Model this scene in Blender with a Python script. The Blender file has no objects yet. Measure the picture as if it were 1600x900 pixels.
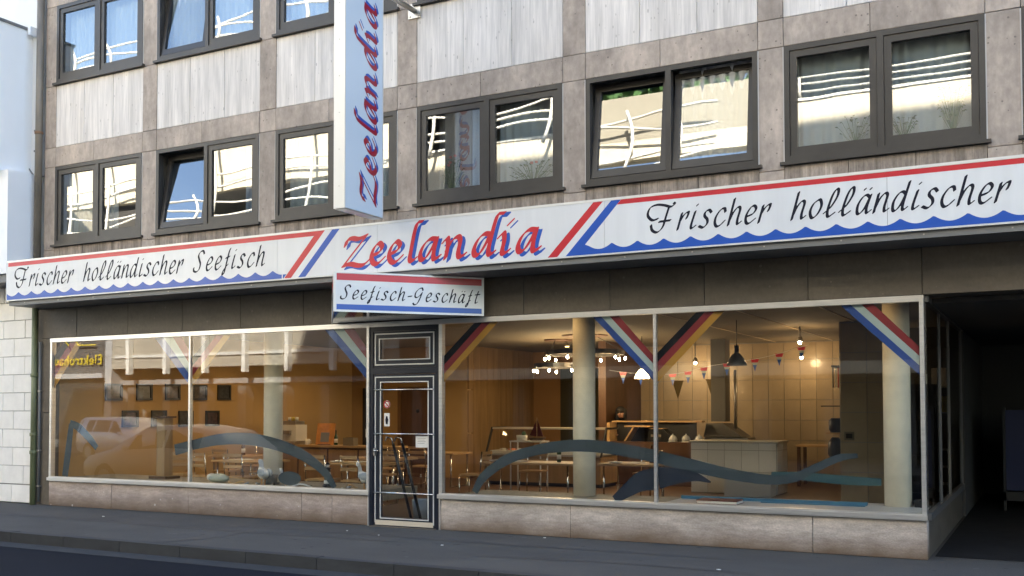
import bpy, bmesh, math, random
from mathutils import Vector, Matrix
import numpy as np
R = math.radians
random.seed(7)
S = bpy.context.scene
COL = S.collection

# ---------------------------------------------------------------- camera
CAM_H, CAM_D = 1.60, 11.58
cd = bpy.data.cameras.new('camera'); cam = bpy.data.objects.new('camera', cd); COL.objects.link(cam)
cam.location = (0, -CAM_D, CAM_H)
cam.rotation_euler = (Matrix.Rotation(R(27.764), 3, 'Z') @ Matrix.Rotation(R(90 + 1.872), 3, 'X') @ Matrix.Rotation(R(-0.121), 3, 'Z')).to_euler()
cd.sensor_width = 36; cd.lens = 35.92; cd.shift_y = 0.0851; cd.clip_end = 2000; cd.clip_start = 0.05
S.camera = cam

# ---------------------------------------------------------------- sky, sun, exposure
SUN_EL, SUN_AZ = 36.0, 20.0        # sun stands behind the shop building, a little to its right
w = bpy.data.worlds.new('World'); S.world = w; w.use_nodes = True
nt = w.node_tree; nt.nodes.clear()
sky = nt.nodes.new('ShaderNodeTexSky'); sky.sky_type = 'NISHITA'; sky.sun_disc = False
sky.sun_elevation = R(SUN_EL); sky.sun_rotation = R(SUN_AZ)
sky.air_density = 1.0; sky.dust_density = 1.4; sky.ozone_density = 1.0
bg = nt.nodes.new('ShaderNodeBackground'); bg.inputs["Strength"].default_value = 0.09
wo = nt.nodes.new('ShaderNodeOutputWorld')
nt.links.new(sky.outputs[0], bg.inputs[0]); nt.links.new(bg.outputs[0], wo.inputs[0])
sl = bpy.data.lights.new('sun', 'SUN'); sl.energy = 5.0; sl.angle = R(0.6); sl.color = (1, .93, .82)
so = bpy.data.objects.new('sun', sl); COL.objects.link(so)
sd = Vector((math.sin(R(SUN_AZ)) * math.cos(R(SUN_EL)), math.cos(R(SUN_AZ)) * math.cos(R(SUN_EL)), math.sin(R(SUN_EL))))
so.rotation_euler = sd.to_track_quat('Z', 'Y').to_euler(); so.location = (20, 30, 40)
S.view_settings.view_transform = 'Standard'; S.view_settings.look = 'None'
S.view_settings.exposure = 3.22; S.view_settings.gamma = 1; S.view_settings.use_curve_mapping = False
S.render.engine = 'CYCLES'
cy = S.cycles; cy.use_denoising = True; cy.max_bounces = 10; cy.transparent_max_bounces = 24
cy.sample_clamp_indirect = 6; cy.caustics_reflective = False; cy.caustics_refractive = False
cy.diffuse_bounces = 5; cy.glossy_bounces = 5

# ---------------------------------------------------------------- materials
MATS = {}
def _n(t, kind, **kw):
    n = t.nodes.new('ShaderNode' + kind)
    for k, v in kw.items():
        if k in n.inputs: n.inputs[k].default_value = v
        else: setattr(n, k, v)
    return n
def mat(name, col, rough=.6, metal=0, noise=None, var=0.0, bump=0.0, spec=.5, emit=None, trans=0):
    """noise=(scale xyz, amount, contrast) : multiplies the base colour; var: per-object brightness change"""
    if name in MATS: return MATS[name]
    m = bpy.data.materials.new(name); m.use_nodes = True; t = m.node_tree; b = t.nodes['Principled BSDF']
    c4 = (*col, 1)
    b.inputs['Base Color'].default_value = c4; b.inputs['Roughness'].default_value = rough
    b.inputs['Metallic'].default_value = metal; b.inputs['Specular IOR Level'].default_value = spec
    L = t.links; src = None
    if noise or var:
        src = _n(t, 'RGB'); src.outputs[0].default_value = c4; src = src.outputs[0]
    if noise:
        tc = _n(t, 'TexCoord'); layers = noise if isinstance(noise, list) else [noise]
        oi = _n(t, 'ObjectInfo'); 
        vm = _n(t, 'VectorMath', operation='ADD'); L.new(tc.outputs['Object'], vm.inputs[0])
        if var:
            cm = _n(t, 'CombineXYZ'); ml = _n(t, 'Math', operation='MULTIPLY'); ml.inputs[1].default_value = 40
            L.new(oi.outputs['Random'], ml.inputs[0]); L.new(ml.outputs[0], cm.inputs[0]); L.new(ml.outputs[0], cm.inputs[2]); L.new(cm.outputs[0], vm.inputs[1])
        hsum = None
        for (sc, lo, hi, det) in layers:
            mp = _n(t, 'Mapping'); mp.inputs['Scale'].default_value = sc
            L.new(vm.outputs[0], mp.inputs[0])
            nz = _n(t, 'TexNoise'); nz.inputs['Scale'].default_value = 1; nz.inputs['Detail'].default_value = det; nz.inputs['Roughness'].default_value = .62
            L.new(mp.outputs[0], nz.inputs['Vector'])
            mr = _n(t, 'MapRange'); mr.inputs['From Min'].default_value = .32; mr.inputs['From Max'].default_value = .68
            mr.inputs['To Min'].default_value = lo; mr.inputs['To Max'].default_value = hi
            L.new(nz.outputs['Fac'], mr.inputs['Value'])
            mx = _n(t, 'VectorMath', operation='SCALE'); L.new(src, mx.inputs[0]); L.new(mr.outputs[0], mx.inputs['Scale']); src = mx.outputs[0]
            hsum = nz.outputs['Fac']
        if bump:
            bp = _n(t, 'Bump'); bp.inputs['Strength'].default_value = bump; bp.inputs['Distance'].default_value = .01
            L.new(hsum, bp.inputs['Height']); L.new(bp.outputs[0], b.inputs['Normal'])
    if var:
        oi = _n(t, 'ObjectInfo'); mr = _n(t, 'MapRange'); mr.inputs['To Min'].default_value = 1 - var; mr.inputs['To Max'].default_value = 1 + var
        L.new(oi.outputs['Random'], mr.inputs['Value']); mx = _n(t, 'VectorMath', operation='SCALE'); L.new(src, mx.inputs[0]); L.new(mr.outputs[0], mx.inputs['Scale']); src = mx.outputs[0]
    if src is not None: L.new(src, b.inputs['Base Color'])
    if emit:
        b.inputs['Emission Color'].default_value = (*emit[0], 1); b.inputs['Emission Strength'].default_value = emit[1]
    MATS[name] = m; return m
def glass(name, r0, tint=(1, 1, 1), rough=0.0, wav=0.0):
    if name in MATS: return MATS[name]
    m = bpy.data.materials.new(name); m.use_nodes = True; t = m.node_tree; t.nodes.clear(); L = t.links
    o = _n(t, 'OutputMaterial'); mx = _n(t, 'MixShader'); tr = _n(t, 'BsdfTransparent'); gl = _n(t, 'BsdfGlossy')
    tr.inputs[0].default_value = (*tint, 1); gl.inputs['Roughness'].default_value = rough
    lw = _n(t, 'LayerWeight'); lw.inputs['Blend'].default_value = .5
    pw = _n(t, 'Math', operation='POWER'); pw.inputs[1].default_value = 5; L.new(lw.outputs['Facing'], pw.inputs[0])
    ma = _n(t, 'Math', operation='MULTIPLY_ADD'); ma.inputs[1].default_value = 1 - r0; ma.inputs[2].default_value = r0; L.new(pw.outputs[0], ma.inputs[0])
    ge = _n(t, 'NewGeometry'); inv = _n(t, 'Math', operation='SUBTRACT'); inv.inputs[0].default_value = 1; L.new(ge.outputs['Backfacing'], inv.inputs[1])
    mu = _n(t, 'Math', operation='MULTIPLY'); L.new(ma.outputs[0], mu.inputs[0]); L.new(inv.outputs[0], mu.inputs[1])
    L.new(mu.outputs[0], mx.inputs[0]); L.new(tr.outputs[0], mx.inputs[1]); L.new(gl.outputs[0], mx.inputs[2]); L.new(mx.outputs[0], o.inputs[0])
    if wav:
        tc = _n(t, 'TexCoord'); nz = _n(t, 'TexNoise'); nz.inputs['Scale'].default_value = 1.3; nz.inputs['Detail'].default_value = 1
        L.new(tc.outputs['Object'], nz.inputs['Vector']); bp = _n(t, 'Bump'); bp.inputs['Strength'].default_value = wav; bp.inputs['Distance'].default_value = .05
        L.new(nz.outputs['Fac'], bp.inputs['Height']); L.new(bp.outputs[0], gl.inputs['Normal'])
    MATS[name] = m; return m
def sheer(name, col, alpha):
    if name in MATS: return MATS[name]
    m = bpy.data.materials.new(name); m.use_nodes = True; t = m.node_tree; t.nodes.clear(); L = t.links
    o = _n(t, 'OutputMaterial'); mx = _n(t, 'MixShader'); tr = _n(t, 'BsdfTransparent'); df = _n(t, 'BsdfDiffuse'); tl = _n(t, 'BsdfTranslucent'); m2 = _n(t, 'MixShader')
    df.inputs[0].default_value = (*col, 1); tl.inputs[0].default_value = (*col, 1); m2.inputs[0].default_value = .3; mx.inputs[0].default_value = alpha
    L.new(df.outputs[0], m2.inputs[1]); L.new(tl.outputs[0], m2.inputs[2]); L.new(tr.outputs[0], mx.inputs[1]); L.new(m2.outputs[0], mx.inputs[2]); L.new(mx.outputs[0], o.inputs[0])
    MATS[name] = m; return m

M_TRAV = mat('travertine', (.81, .76, .705), .65, noise=[((9, 9, .7), .80, 1.08, 6), ((45, 45, 2.2), .84, 1.06, 6), ((3.2, 3.2, .22), .84, 1.05, 5), ((16, 16, .8), .93, 1.04, 8)], var=.06, bump=.3)
M_STONE = mat('grey_stone', (.47, .392, .325), .7, noise=[((1.2, 1.2, .9), .66, 1.20, 5), ((14, 14, 9), .80, 1.10, 6), ((4.5, 4.5, 1.1), .74, 1.10, 7)], var=.08, bump=.25)
M_SOOT = mat('sooty_stone', (.41, .34, .28), .75, noise=[((7, 7, .9), .45, 1.30, 7), ((30, 30, 14), .75, 1.1, 5), ((20, 20, .7), .6, 1.1, 6)], var=.1, bump=.35)
M_LINTEL = mat('shaded_brown_stone', (.105, .088, .068), .6, noise=[((1.5, 1.5, 3.5), .72, 1.15, 5), ((22, 22, 16), .86, 1.1, 5)], var=.07, bump=.2)  # canopy shade is put into this brown, darker than the similar facade stone
M_BRONZE = mat('bronze_frame', (.040, .036, .032), .42, noise=[((3, 3, 3), .85, 1.15, 4)], spec=.45)
M_SEAL = mat('pale_sealant', (.55, .53, .5), .7)
M_ALU = mat('brushed_aluminium', (.72, .71, .69), .38, metal=.85, noise=[((2, 2, 40), .9, 1.05, 3)])
M_ALUW = mat('white_aluminium', (.70, .70, .67), .4, metal=.25)
M_DOOR = mat('navy_enamel', (.008, .012, .024), .35)
M_SIGNW = mat('sign_white', (.75, .765, .77), .24, noise=[((.5, .5, .5), .93, 1.03, 3), ((7, 7, .8), .955, 1.02, 5)], spec=.5)
M_SIGNP = mat('sign_pale', (.60, .70, .80), .25)
M_RED = mat('sign_red', (.56, .022, .035), .3); M_BLUE = mat('sign_blue', (.012, .085, .43), .3)
M_INK = mat('sign_ink', (.008, .010, .022), .45, spec=.2)
M_CANOPY = mat('canopy_metal', (.17, .175, .18), .5, noise=[((1, 1, 1), .85, 1.1, 4)])
M_GLS = glass('shop_glass', .10, (.97, .98, .97), wav=.006)
M_GLU = glass('window_glass', .25, (.86, .90, .90), wav=.016)
M_GLT = glass('thin_glass', .015)
M_ASPH = mat('road_asphalt', (.0095, .0120, .0185), .9, noise=[((.35, 1.2, 1), .85, 1.15, 4), ((60, 60, 60), .75, 1.25, 3)], bump=.3, spec=.12)
M_SIDE = mat('pavement_asphalt', (.082, .079, .074), .85, noise=[((.5, .8, 1), .82, 1.14, 5), ((90, 90, 90), .72, 1.28, 3)], bump=.4, spec=.3)
M_KERB = mat('kerb_stone', (.035, .037, .039), .8, noise=[((3, 8, 8), .8, 1.15, 5)], var=.06, bump=.3)
M_WHITE = mat('white_render', (.90, .92, .93), .8, noise=[((.6, .6, .4), .95, 1.03, 4)])
M_TILEW = mat('cream_tile', (.80, .785, .75), .45, noise=[((4, 4, 4), .93, 1.05, 4)], var=.04)
M_GROUT = mat('grout', (.28, .27, .25), .9)
M_PIPE = mat('green_pipe', (.17, .19, .10), .5, noise=[((6, 6, 1.5), .7, 1.2, 5)])
M_PIPEG = mat('grey_pipe', (.20, .17, .13), .5, noise=[((6, 6, 1.5), .7, 1.2, 5)])
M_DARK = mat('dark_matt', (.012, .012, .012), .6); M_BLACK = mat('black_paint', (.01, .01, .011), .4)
M_GOLD = mat('flag_gold', (.40, .19, .01), .5); M_FW = mat('flag_white', (.40, .47, .45), .5)
M_SWOOSH = mat('blue_grey_film', (.036, .052, .060), .5, noise=[((5, 5, 5), .9, 1.1, 3)]); M_DOLPH = mat('dark_blue_film', (.015, .022, .038), .45); M_TEAL = mat('teal_film', (.03, .075, .08), .5)
M_OCHRE = mat('ochre_wall', (.42, .275, .115), .75, noise=[((.8, .8, .8), .93, 1.06, 4)])
M_WOOD = mat('brown_panel', (.30, .185, .08), .55, noise=[((6, 6, .6), .8, 1.15, 5)], var=.05)
M_WOODL = mat('light_wood', (.44, .28, .125), .45, noise=[((1.5, 9, 9), .85, 1.1, 4)]); M_WOODD = mat('dark_wood', (.085, .04, .018), .5, noise=[((4, 4, 1), .75, 1.2, 4)])
M_FLOOR = mat('parquet_floor', (.095, .056, .032), .4, noise=[((1, 6, 1), .8, 1.15, 5)])
M_CEIL = mat('ceiling_paint', (.22, .185, .13), .85); M_COLUMN = mat('column_paint', (.84, .77, .62), .7, noise=[((8, 8, 8), .95, 1.04, 3)])
M_WTILE = mat('wall_tile', (.42, .335, .22), .25, noise=[((3, 3, 3), .93, 1.05, 3)], var=.05); M_WTILEW = mat('white_tile', (.82, .82, .78), .25, var=.03)
M_CHROME = mat('chrome', (.75, .74, .72), .15, metal=1); M_STEEL = mat('steel', (.45, .44, .42), .35, metal=.9)
M_PAPER = mat('paper_white', (.75, .74, .70), .7); M_GREY = mat('mid_grey', (.22, .22, .21), .6); M_ORANGE = mat('orange_board', (.60, .25, .05), .6, noise=[((8, 8, 8), .8, 1.2, 3)])
M_BULB = mat('lit_bulb', (1, .85, .6), .4, emit=((1, .80, .50), 22)); M_SHADE = mat('glass_shade', (.9, .8, .6), .3, emit=((1, .72, .38), 1.6))
M_LED = mat('amber_lamp', (1, .7, .3), .4, emit=((1, .62, .2), 3.0))
M_CURT = sheer('sheer_curtain', (.85, .87, .88), .75); M_CURTB = sheer('blue_curtain', (.40, .50, .66), .9); M_CURTG = sheer('taupe_curtain', (.30, .27, .26), .93)
M_LEAF = mat('leaf', (.05, .12, .03), .6, var=.2); M_POT = mat('white_pot', (.7, .72, .72), .3); M_FLOWER = mat('pink_flower', (.7, .15, .12), .6)
M_ROOM = mat('room_paint', (.30, .29, .27), .9); M_ROOMD = mat('room_dark', (.06, .057, .052), .9)
M_CREAM = mat('cream_render', (.60, .54, .405), .8, noise=[((.6, .6, .6), .95, 1.04, 4)]); M_BARW = mat('white_tube', (.66, .645, .58), .5)
M_CONC = mat('concrete', (.25, .245, .235), .85, noise=[((1, 1, 1), .85, 1.1, 4)])
M_YEL = mat('yellow_sign', (.72, .55, .03), .5); M_BLUEGATE = mat('blue_gate', (.005, .013, .06), .5)
M_SKIN = mat('skin', (.45, .26, .18), .6); M_HAIR = mat('hair', (.012, .010, .009), .6); M_CLOTH = mat('dark_cloth', (.012, .012, .015), .9)
M_GULLW = mat('gull_white', (.72, .73, .72), .6); M_GULLG = mat('gull_grey', (.30, .34, .38), .6); M_BEAK = mat('gull_orange', (.6, .28, .05), .5)
M_ROCK = mat('pebble', (.25, .24, .23), .8, var=.3); M_CARS = mat('silver_paint', (.85, .85, .85), .25, metal=.2); M_CARB = mat('beige_paint', (.78, .74, .66), .3)
M_CARG = mat('car_glass', (.03, .035, .04), .08); M_TYRE = mat('tyre', (.015, .015, .015), .8); M_LAMPG = mat('lamp_glass', (.8, .8, .78), .1); M_LAMPR = mat('lamp_red', (.5, .02, .02), .2)

def specks(m, scale, thr, col, amt=1.0, zmul=1.0):
    """round flecks (gum, paint, pits) of another colour"""
    t = m.node_tree; b = t.nodes['Principled BSDF']; L = t.links; src = b.inputs['Base Color'].links[0].from_socket
    tc = _n(t, 'TexCoord'); mp = _n(t, 'Mapping'); mp.inputs['Scale'].default_value = (scale, scale, scale * zmul); L.new(tc.outputs['Object'], mp.inputs[0])
    vo = _n(t, 'TexVoronoi'); vo.inputs['Scale'].default_value = 1; L.new(mp.outputs[0], vo.inputs['Vector'])
    sp = _n(t, 'SeparateColor'); L.new(vo.outputs['Color'], sp.inputs[0])
    rad = _n(t, 'MapRange'); rad.inputs['From Min'].default_value = .45; rad.inputs['From Max'].default_value = 1; rad.inputs['To Min'].default_value = 0; rad.inputs['To Max'].default_value = thr; L.new(sp.outputs[0], rad.inputs['Value'])
    lt = _n(t, 'Math', operation='LESS_THAN'); L.new(vo.outputs['Distance'], lt.inputs[0]); L.new(rad.outputs[0], lt.inputs[1])
    ml = _n(t, 'Math', operation='MULTIPLY'); ml.inputs[1].default_value = amt; L.new(lt.outputs[0], ml.inputs[0])
    mx = _n(t, 'Mix', data_type='RGBA'); L.new(ml.outputs[0], mx.inputs[0]); L.new(src, mx.inputs[6]); mx.inputs[7].default_value = (*col, 1); L.new(mx.outputs[2], b.inputs['Base Color']); return m
specks(M_SIDE, 5.0, .16, (.030, .031, .033), .8); specks(M_SIDE, 3.1, .12, (.13, .13, .125), .55)
specks(M_STONE, 16, .20, (.12, .10, .085), .7); specks(M_TRAV, 22, .20, (.30, .27, .24), .6, .35); specks(M_LINTEL, 9, .16, (.19, .16, .13), .5)
# ---------------------------------------------------------------- mesh helpers
class MB:
    def __init__(s): s.v = []; s.f = []; s.sm = set()
    def box(s, x0, x1, y0, y1, z0, z1):
        n = len(s.v); s.v += [(x, y, z) for z in (z0, z1) for y in (y0, y1) for x in (x0, x1)]
        s.f += [tuple(n + i for i in q) for q in ((0, 2, 3, 1), (4, 5, 7, 6), (0, 1, 5, 4), (2, 6, 7, 3), (0, 4, 6, 2), (1, 3, 7, 5))]; return s
    def cbox(s, x0, x1, y0, y1, z0, z1, c=.004):
        """box with chamfered front (-y) edges"""
        n = len(s.v)
        s.v += [(x0, y1, z0), (x1, y1, z0), (x1, y1, z1), (x0, y1, z1), (x0, y0 + c, z0), (x1, y0 + c, z0), (x1, y0 + c, z1), (x0, y0 + c, z1),
                (x0 + c, y0, z0 + c), (x1 - c, y0, z0 + c), (x1 - c, y0, z1 - c), (x0 + c, y0, z1 - c)]
        s.f += [tuple(n + i for i in q) for q in ((0, 3, 2, 1), (0, 1, 5, 4), (1, 2, 6, 5), (2, 3, 7, 6), (3, 0, 4, 7), (4, 5, 9, 8), (5, 6, 10, 9), (6, 7, 11, 10), (7, 4, 8, 11), (8, 9, 10, 11))]; return s
    def prism(s, poly, axis, a, b):
        """poly: 2-D points; axis 'y': (x,z) extruded in y; 'z': (x,y); 'x': (y,z)"""
        def P(p, t): return {'y': (p[0], t, p[1]), 'z': (p[0], p[1], t), 'x': (t, p[0], p[1])}[axis]
        n = len(s.v); k = len(poly); s.v += [P(p, a) for p in poly] + [P(p, b) for p in poly]
        s.f += [tuple(range(n, n + k)), tuple(range(n + 2 * k - 1, n + k - 1, -1))] + [(n + i, n + k + i, n + k + (i + 1) % k, n + (i + 1) % k) for i in range(k)]; return s
    def tube(s, pts, r, n=8, cap=True, closed=False):
        pts = [Vector(p) for p in pts]; k = len(pts); base = len(s.v); up = Vector((.13, .21, 1)).normalized()
        for i, p in enumerate(pts):
            a = pts[(i - 1) % k] if (i or closed) else p; b = pts[(i + 1) % k] if (i < k - 1 or closed) else p
            t = (b - a).normalized(); u = t.cross(up)
            if u.length < .05: u = t.cross(Vector((1, 0, 0)))
            u.normalize(); q = t.cross(u); rr = r[i] if isinstance(r, (list, tuple)) else r
            s.v += [tuple(p + u * (rr * math.cos(2 * math.pi * j / n)) + q * (rr * math.sin(2 * math.pi * j / n))) for j in range(n)]
        m = k if closed else k - 1
        for i in range(m):
            for j in range(n):
                s.sm.add(len(s.f)); s.f.append((base + i * n + j, base + i * n + (j + 1) % n, base + ((i + 1) % k) * n + (j + 1) % n, base + ((i + 1) % k) * n + j))
        if cap and not closed: s.f += [tuple(base + j for j in range(n))[::-1], tuple(base + (k - 1) * n + j for j in range(n))]
        return s
    def lathe(s, prof, c=(0, 0, 0), n=20, sx=1, sy=1):
        base = len(s.v)
        for r, z in prof: s.v += [(c[0] + sx * r * math.cos(2 * math.pi * j / n), c[1] + sy * r * math.sin(2 * math.pi * j / n), c[2] + z) for j in range(n)]
        for i in range(len(prof) - 1):
            for j in range(n):
                s.sm.add(len(s.f)); s.f.append((base + i * n + j, base + i * n + (j + 1) % n, base + (i + 1) * n + (j + 1) % n, base + (i + 1) * n + j))
        s.f += [tuple(base + j for j in range(n))[::-1], tuple(base + (len(prof) - 1) * n + j for j in range(n))]; return s
    def ell(s, c, r, nu=12, nv=8, rot=None):
        base = len(s.v); c = Vector(c)
        for i in range(nv + 1):
            a = math.pi * i / nv
            for j in range(nu):
                b = 2 * math.pi * j / nu; p = Vector((r[0] * math.sin(a) * math.cos(b), r[1] * math.sin(a) * math.sin(b), -r[2] * math.cos(a)))
                if rot: p = rot @ p
                s.v.append(tuple(c + p))
        for i in range(nv):
            for j in range(nu): s.sm.add(len(s.f)); s.f.append((base + i * nu + j, base + i * nu + (j + 1) % nu, base + (i + 1) * nu + (j + 1) % nu, base + (i + 1) * nu + j))
        return s
    def face(s, *p): n = len(s.v); s.v += list(p); s.f.append(tuple(range(n, n + len(p)))); return s
    def rot(s, M, start=0): s.v[start:] = [tuple(M @ Vector(p)) for p in s.v[start:]]; return s
    def build(s, name, m, parent=None, smooth=False):
        me = bpy.data.meshes.new(name); me.from_pydata(s.v, [], s.f)
        if s.sm or smooth: me.polygons.foreach_set('use_smooth', [smooth or (i in s.sm) for i in range(len(s.f))])
        me.materials.append(m); me.update(); return link(name, me, parent)
def link(name, me, parent=None):
    o = bpy.data.objects.new(name, me); COL.objects.link(o)
    if parent is not None:
        o.parent = parent
        if parent.get('wc'): o.matrix_parent_inverse = Matrix.Translation(-Vector(parent.location))
    return o
def tag(o, label=None, cat=None, group=None, kind=None):
    for k, v in (('label', label), ('category', cat), ('group', group), ('kind', kind)):
        if v: o[k] = v
    return o
def thing(name, label, cat, loc=(0, 0, 0), rz=0, group=None, wc=False):
    """Empty at the base of a thing; wc: its parts are written in world coordinates"""
    o = bpy.data.objects.new(name, None); COL.objects.link(o); o.empty_display_size = .1; o.location = loc; o.rotation_euler = (0, 0, rz)
    if wc: o['wc'] = 1
    return tag(o, label, cat, group)
def B(*a): return MB().box(*a)
def copy_tree(o, parent=None):
    c = o.copy(); COL.objects.link(c)
    if parent is not None: c.parent = parent
    for ch in o.children: copy_tree(ch, c)
    return c
LAMP_K = .10
def lamp(name, loc, watts, col=(1, .66, .34), r=.04, parent=None):
    l = bpy.data.lights.new(name, 'POINT'); l.energy = watts * LAMP_K; l.color = col; l.shadow_soft_size = r
    o = bpy.data.objects.new(name, l); COL.objects.link(o); o.location = loc
    if parent is not None:
        o.parent = parent
        if parent.get('wc'): o.matrix_parent_inverse = Matrix.Translation(-Vector(parent.location))
    return o
def crom(pts, n=10, closed=False):
    P = [np.array(p, float) for p in pts]
    if len(P) == 2: return [P[0] + (P[1] - P[0]) * t for t in np.linspace(0, 1, n)]
    Q = [2 * P[0] - P[1]] + P + [2 * P[-1] - P[-2]]; out = []
    for i in range(1, len(Q) - 2):
        a, b, c, d = Q[i - 1:i + 3]
        for t in np.linspace(0, 1, n, endpoint=False): out.append(.5 * ((2 * b) + (c - a) * t + (2 * a - 5 * b + 4 * c - d) * t * t + (3 * b - a - 3 * c + d) * t ** 3))
    out.append(P[-1]); return out

#@@GROUND
# ---------------------------------------------------------------- ground
GX0, GX1 = -70, 45
st = lambda o: tag(o, kind='structure')
def sheet(name, x0, x1, y0, y1, z, m, t=.05): return st(B(x0, x1, y0, y1, z - t, z).build(name, m))
st(B(-400, 400, -400, 400, -.4, -.25).build('ground', M_ASPH))
sheet('road', -200, 200, -14.2, -2.80, -.13, M_ASPH)
sheet('gutter', -200, 200, -3.10, -2.80, -.126, mat('gutter_stone', (.026, .029, .034), .8, noise=[((4, 4, 4), .8, 1.15, 4)]), .003)
sheet('pavement', -200, 200, -2.66, 14, 0, M_SIDE)
sheet('pavement_opposite', -200, 200, -60, -14.35, 0, M_SIDE)
kerb = thing('kerb', None, None, (0, -2.73, -.13), wc=True); st(kerb)
x = -40.0; i = 0
while x < 12:
    B(x + .004, x + .996, -2.80, -2.66, -.2, .004 + random.uniform(-.003, .003)).build('kerb_stone', M_KERB, kerb); x += 1.0
st(B(-200, 200, -14.35, -14.2, -.2, .004).build('kerb_opposite', M_KERB))
# asphalt repair joints on the pavement (raised tar seams)
M_TAR = mat('tar_seam', (.03, .032, .036), .6)
def seam(pts, wd=.025):
    m = MB(); c = crom(pts, 8)
    for a, b in zip(c, c[1:]):
        d = np.array([-(b - a)[1], (b - a)[0]]); d = d / (np.linalg.norm(d) + 1e-9) * wd / 2
        m.face((a[0] - d[0], a[1] - d[1], .003), (b[0] - d[0], b[1] - d[1], .003), (b[0] + d[0], b[1] + d[1], .003), (a[0] + d[0], a[1] + d[1], .003))
    return m
pv = bpy.data.objects['pavement']
for pts in ([(-16, -1.35), (-13, -1.30), (-10, -1.38), (-7, -1.32)], [(-10, -.9), (-8, -.85), (-6, -.95), (-3, -.9)], [(-9.5, -2.66), (-9.2, -1.9), (-9.35, -1.37)], [(-5.5, -1.9), (-4, -1.7), (-2.5, -1.75)]):
    seam(pts).build('tar_seam', M_TAR, pv)
for i in range(6):
    x, y = random.uniform(-13, -1.5), random.uniform(-2.3, -.15)
    s = random.uniform(.008, .02); a = random.uniform(0, 3)
    lt = MB().prism([(x + s * math.cos(a + k * 1.57) * (1 + .4 * (k % 2)), y + s * math.sin(a + k * 1.57)) for k in range(4)], 'z', .0005, .006).build('litter_scrap', M_PAPER)
    tag(lt, 'small pale scrap of litter on the asphalt pavement', 'litter', 'scraps of litter on the pavement')

#@@BUILDING
# ---------------------------------------------------------------- shop building
bld = thing('shop_building', 'grey stone-clad building with bronze windows above a shop front', 'building', (-8, 0, 0), wc=True)
XL, XR = -15.08, 9.0
WX = [(-14.81, -12.76), (-12.45, -10.33), (-10.02, -7.87), (-7.55, -5.365), (-5.055, -2.90), (-2.61, -.53), (-.20, 1.92), (2.25, 4.35)]
ZB = [(4.35, 5.70), (7.10, 8.45)]
G = .003
def slab(x0, x1, z0, z1, m=M_STONE, name='stone_slab', y=0.0, t=.14, p=bld):
    dy = random.uniform(-.002, .002)
    return MB().cbox(x0 + G, x1 - G, y + dy, y + t, z0 + G, z1 - G).build(name, m, p)
for r, (z0, z1) in enumerate(ZB):
    zb = 4.0 if r == 0 else z0            # slabs right under the first row of windows
    for i, (a, b) in enumerate(WX):
        if r == 1 and i > 4: continue
        third = (b - a) / 3
        if r == 0:
            for k in range(3): slab(a + k * third, a + (k + 1) * third, 3.95, z0 - .02, M_SOOT)
        # band over the window, two slabs, broken above the middle
        mid = (a + b) / 2 - .1
        slab(a, mid, z1, z1 + .33); slab(mid, b, z1, z1 + .33)
        # travertine spandrel, three slabs
        zt = 7.08 if r == 0 else 9.0
        for k in range(3): slab(a + k * third, a + (k + 1) * third, z1 + .33, zt, M_TRAV, 'travertine_slab', y=.006)
    # piers
    edges = [XL] + [e for w_ in WX for e in w_]
    for i in range(0, len(edges), 2):
        a = edges[i]; b = edges[i + 1] if i + 1 < len(edges) else XR
        if i == 0: b = WX[0][0]
        for (za, zc) in (((3.95, 4.29), (4.29, 5.70), (5.70, 6.03), (6.03, 7.08)) if r == 0 else ((7.08, 8.45), (8.45, 9.0))): slab(a, b, za, zc)
if True:  # row above the sixth window onward is out of the picture: plain wall there
    slab(-2.61, XR, 7.08, 9.0, M_TRAV, 'travertine_slab', y=.006)
B(XL, XR, 0, .4, 9.0, 23.75).build('upper_wall', M_STONE, bld)
B(XL, XR, .4, 14, 23.6, 23.75).build('roof', M_CONC, bld)
B(XL, XR, 14, 14.3, 0, 23.75).build('rear_wall', M_CONC, bld)
B(XL - .02, XL + .2, .14, 14, 3.3, 23.45).build('side_wall', M_CONC, bld)
B(XR - .2, XR, .14, 14, 0, 23.45).build('side_wall', M_CONC, bld)
# upper rooms: floor, ceiling and back wall of each storey
for z0, z1 in ((3.95, 6.55), (6.7, 9.0)):
    m = MB(); m.box(XL + .2, XR - .2, 3.6, 3.7, z0, z1); m.box(XL + .2, XR - .2, .14, 3.6, z0 - .02, z0 + .1); m.box(XL + .2, XR - .2, .14, 3.6, z1 - .08, z1 + .06)
    for e in WX[:-1]: m.box(e[1] + .1, e[1] + .2, .14, 3.6, z0 + .1, z1 - .08)
    m.build('room_lining', M_ROOM, bld)

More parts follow.
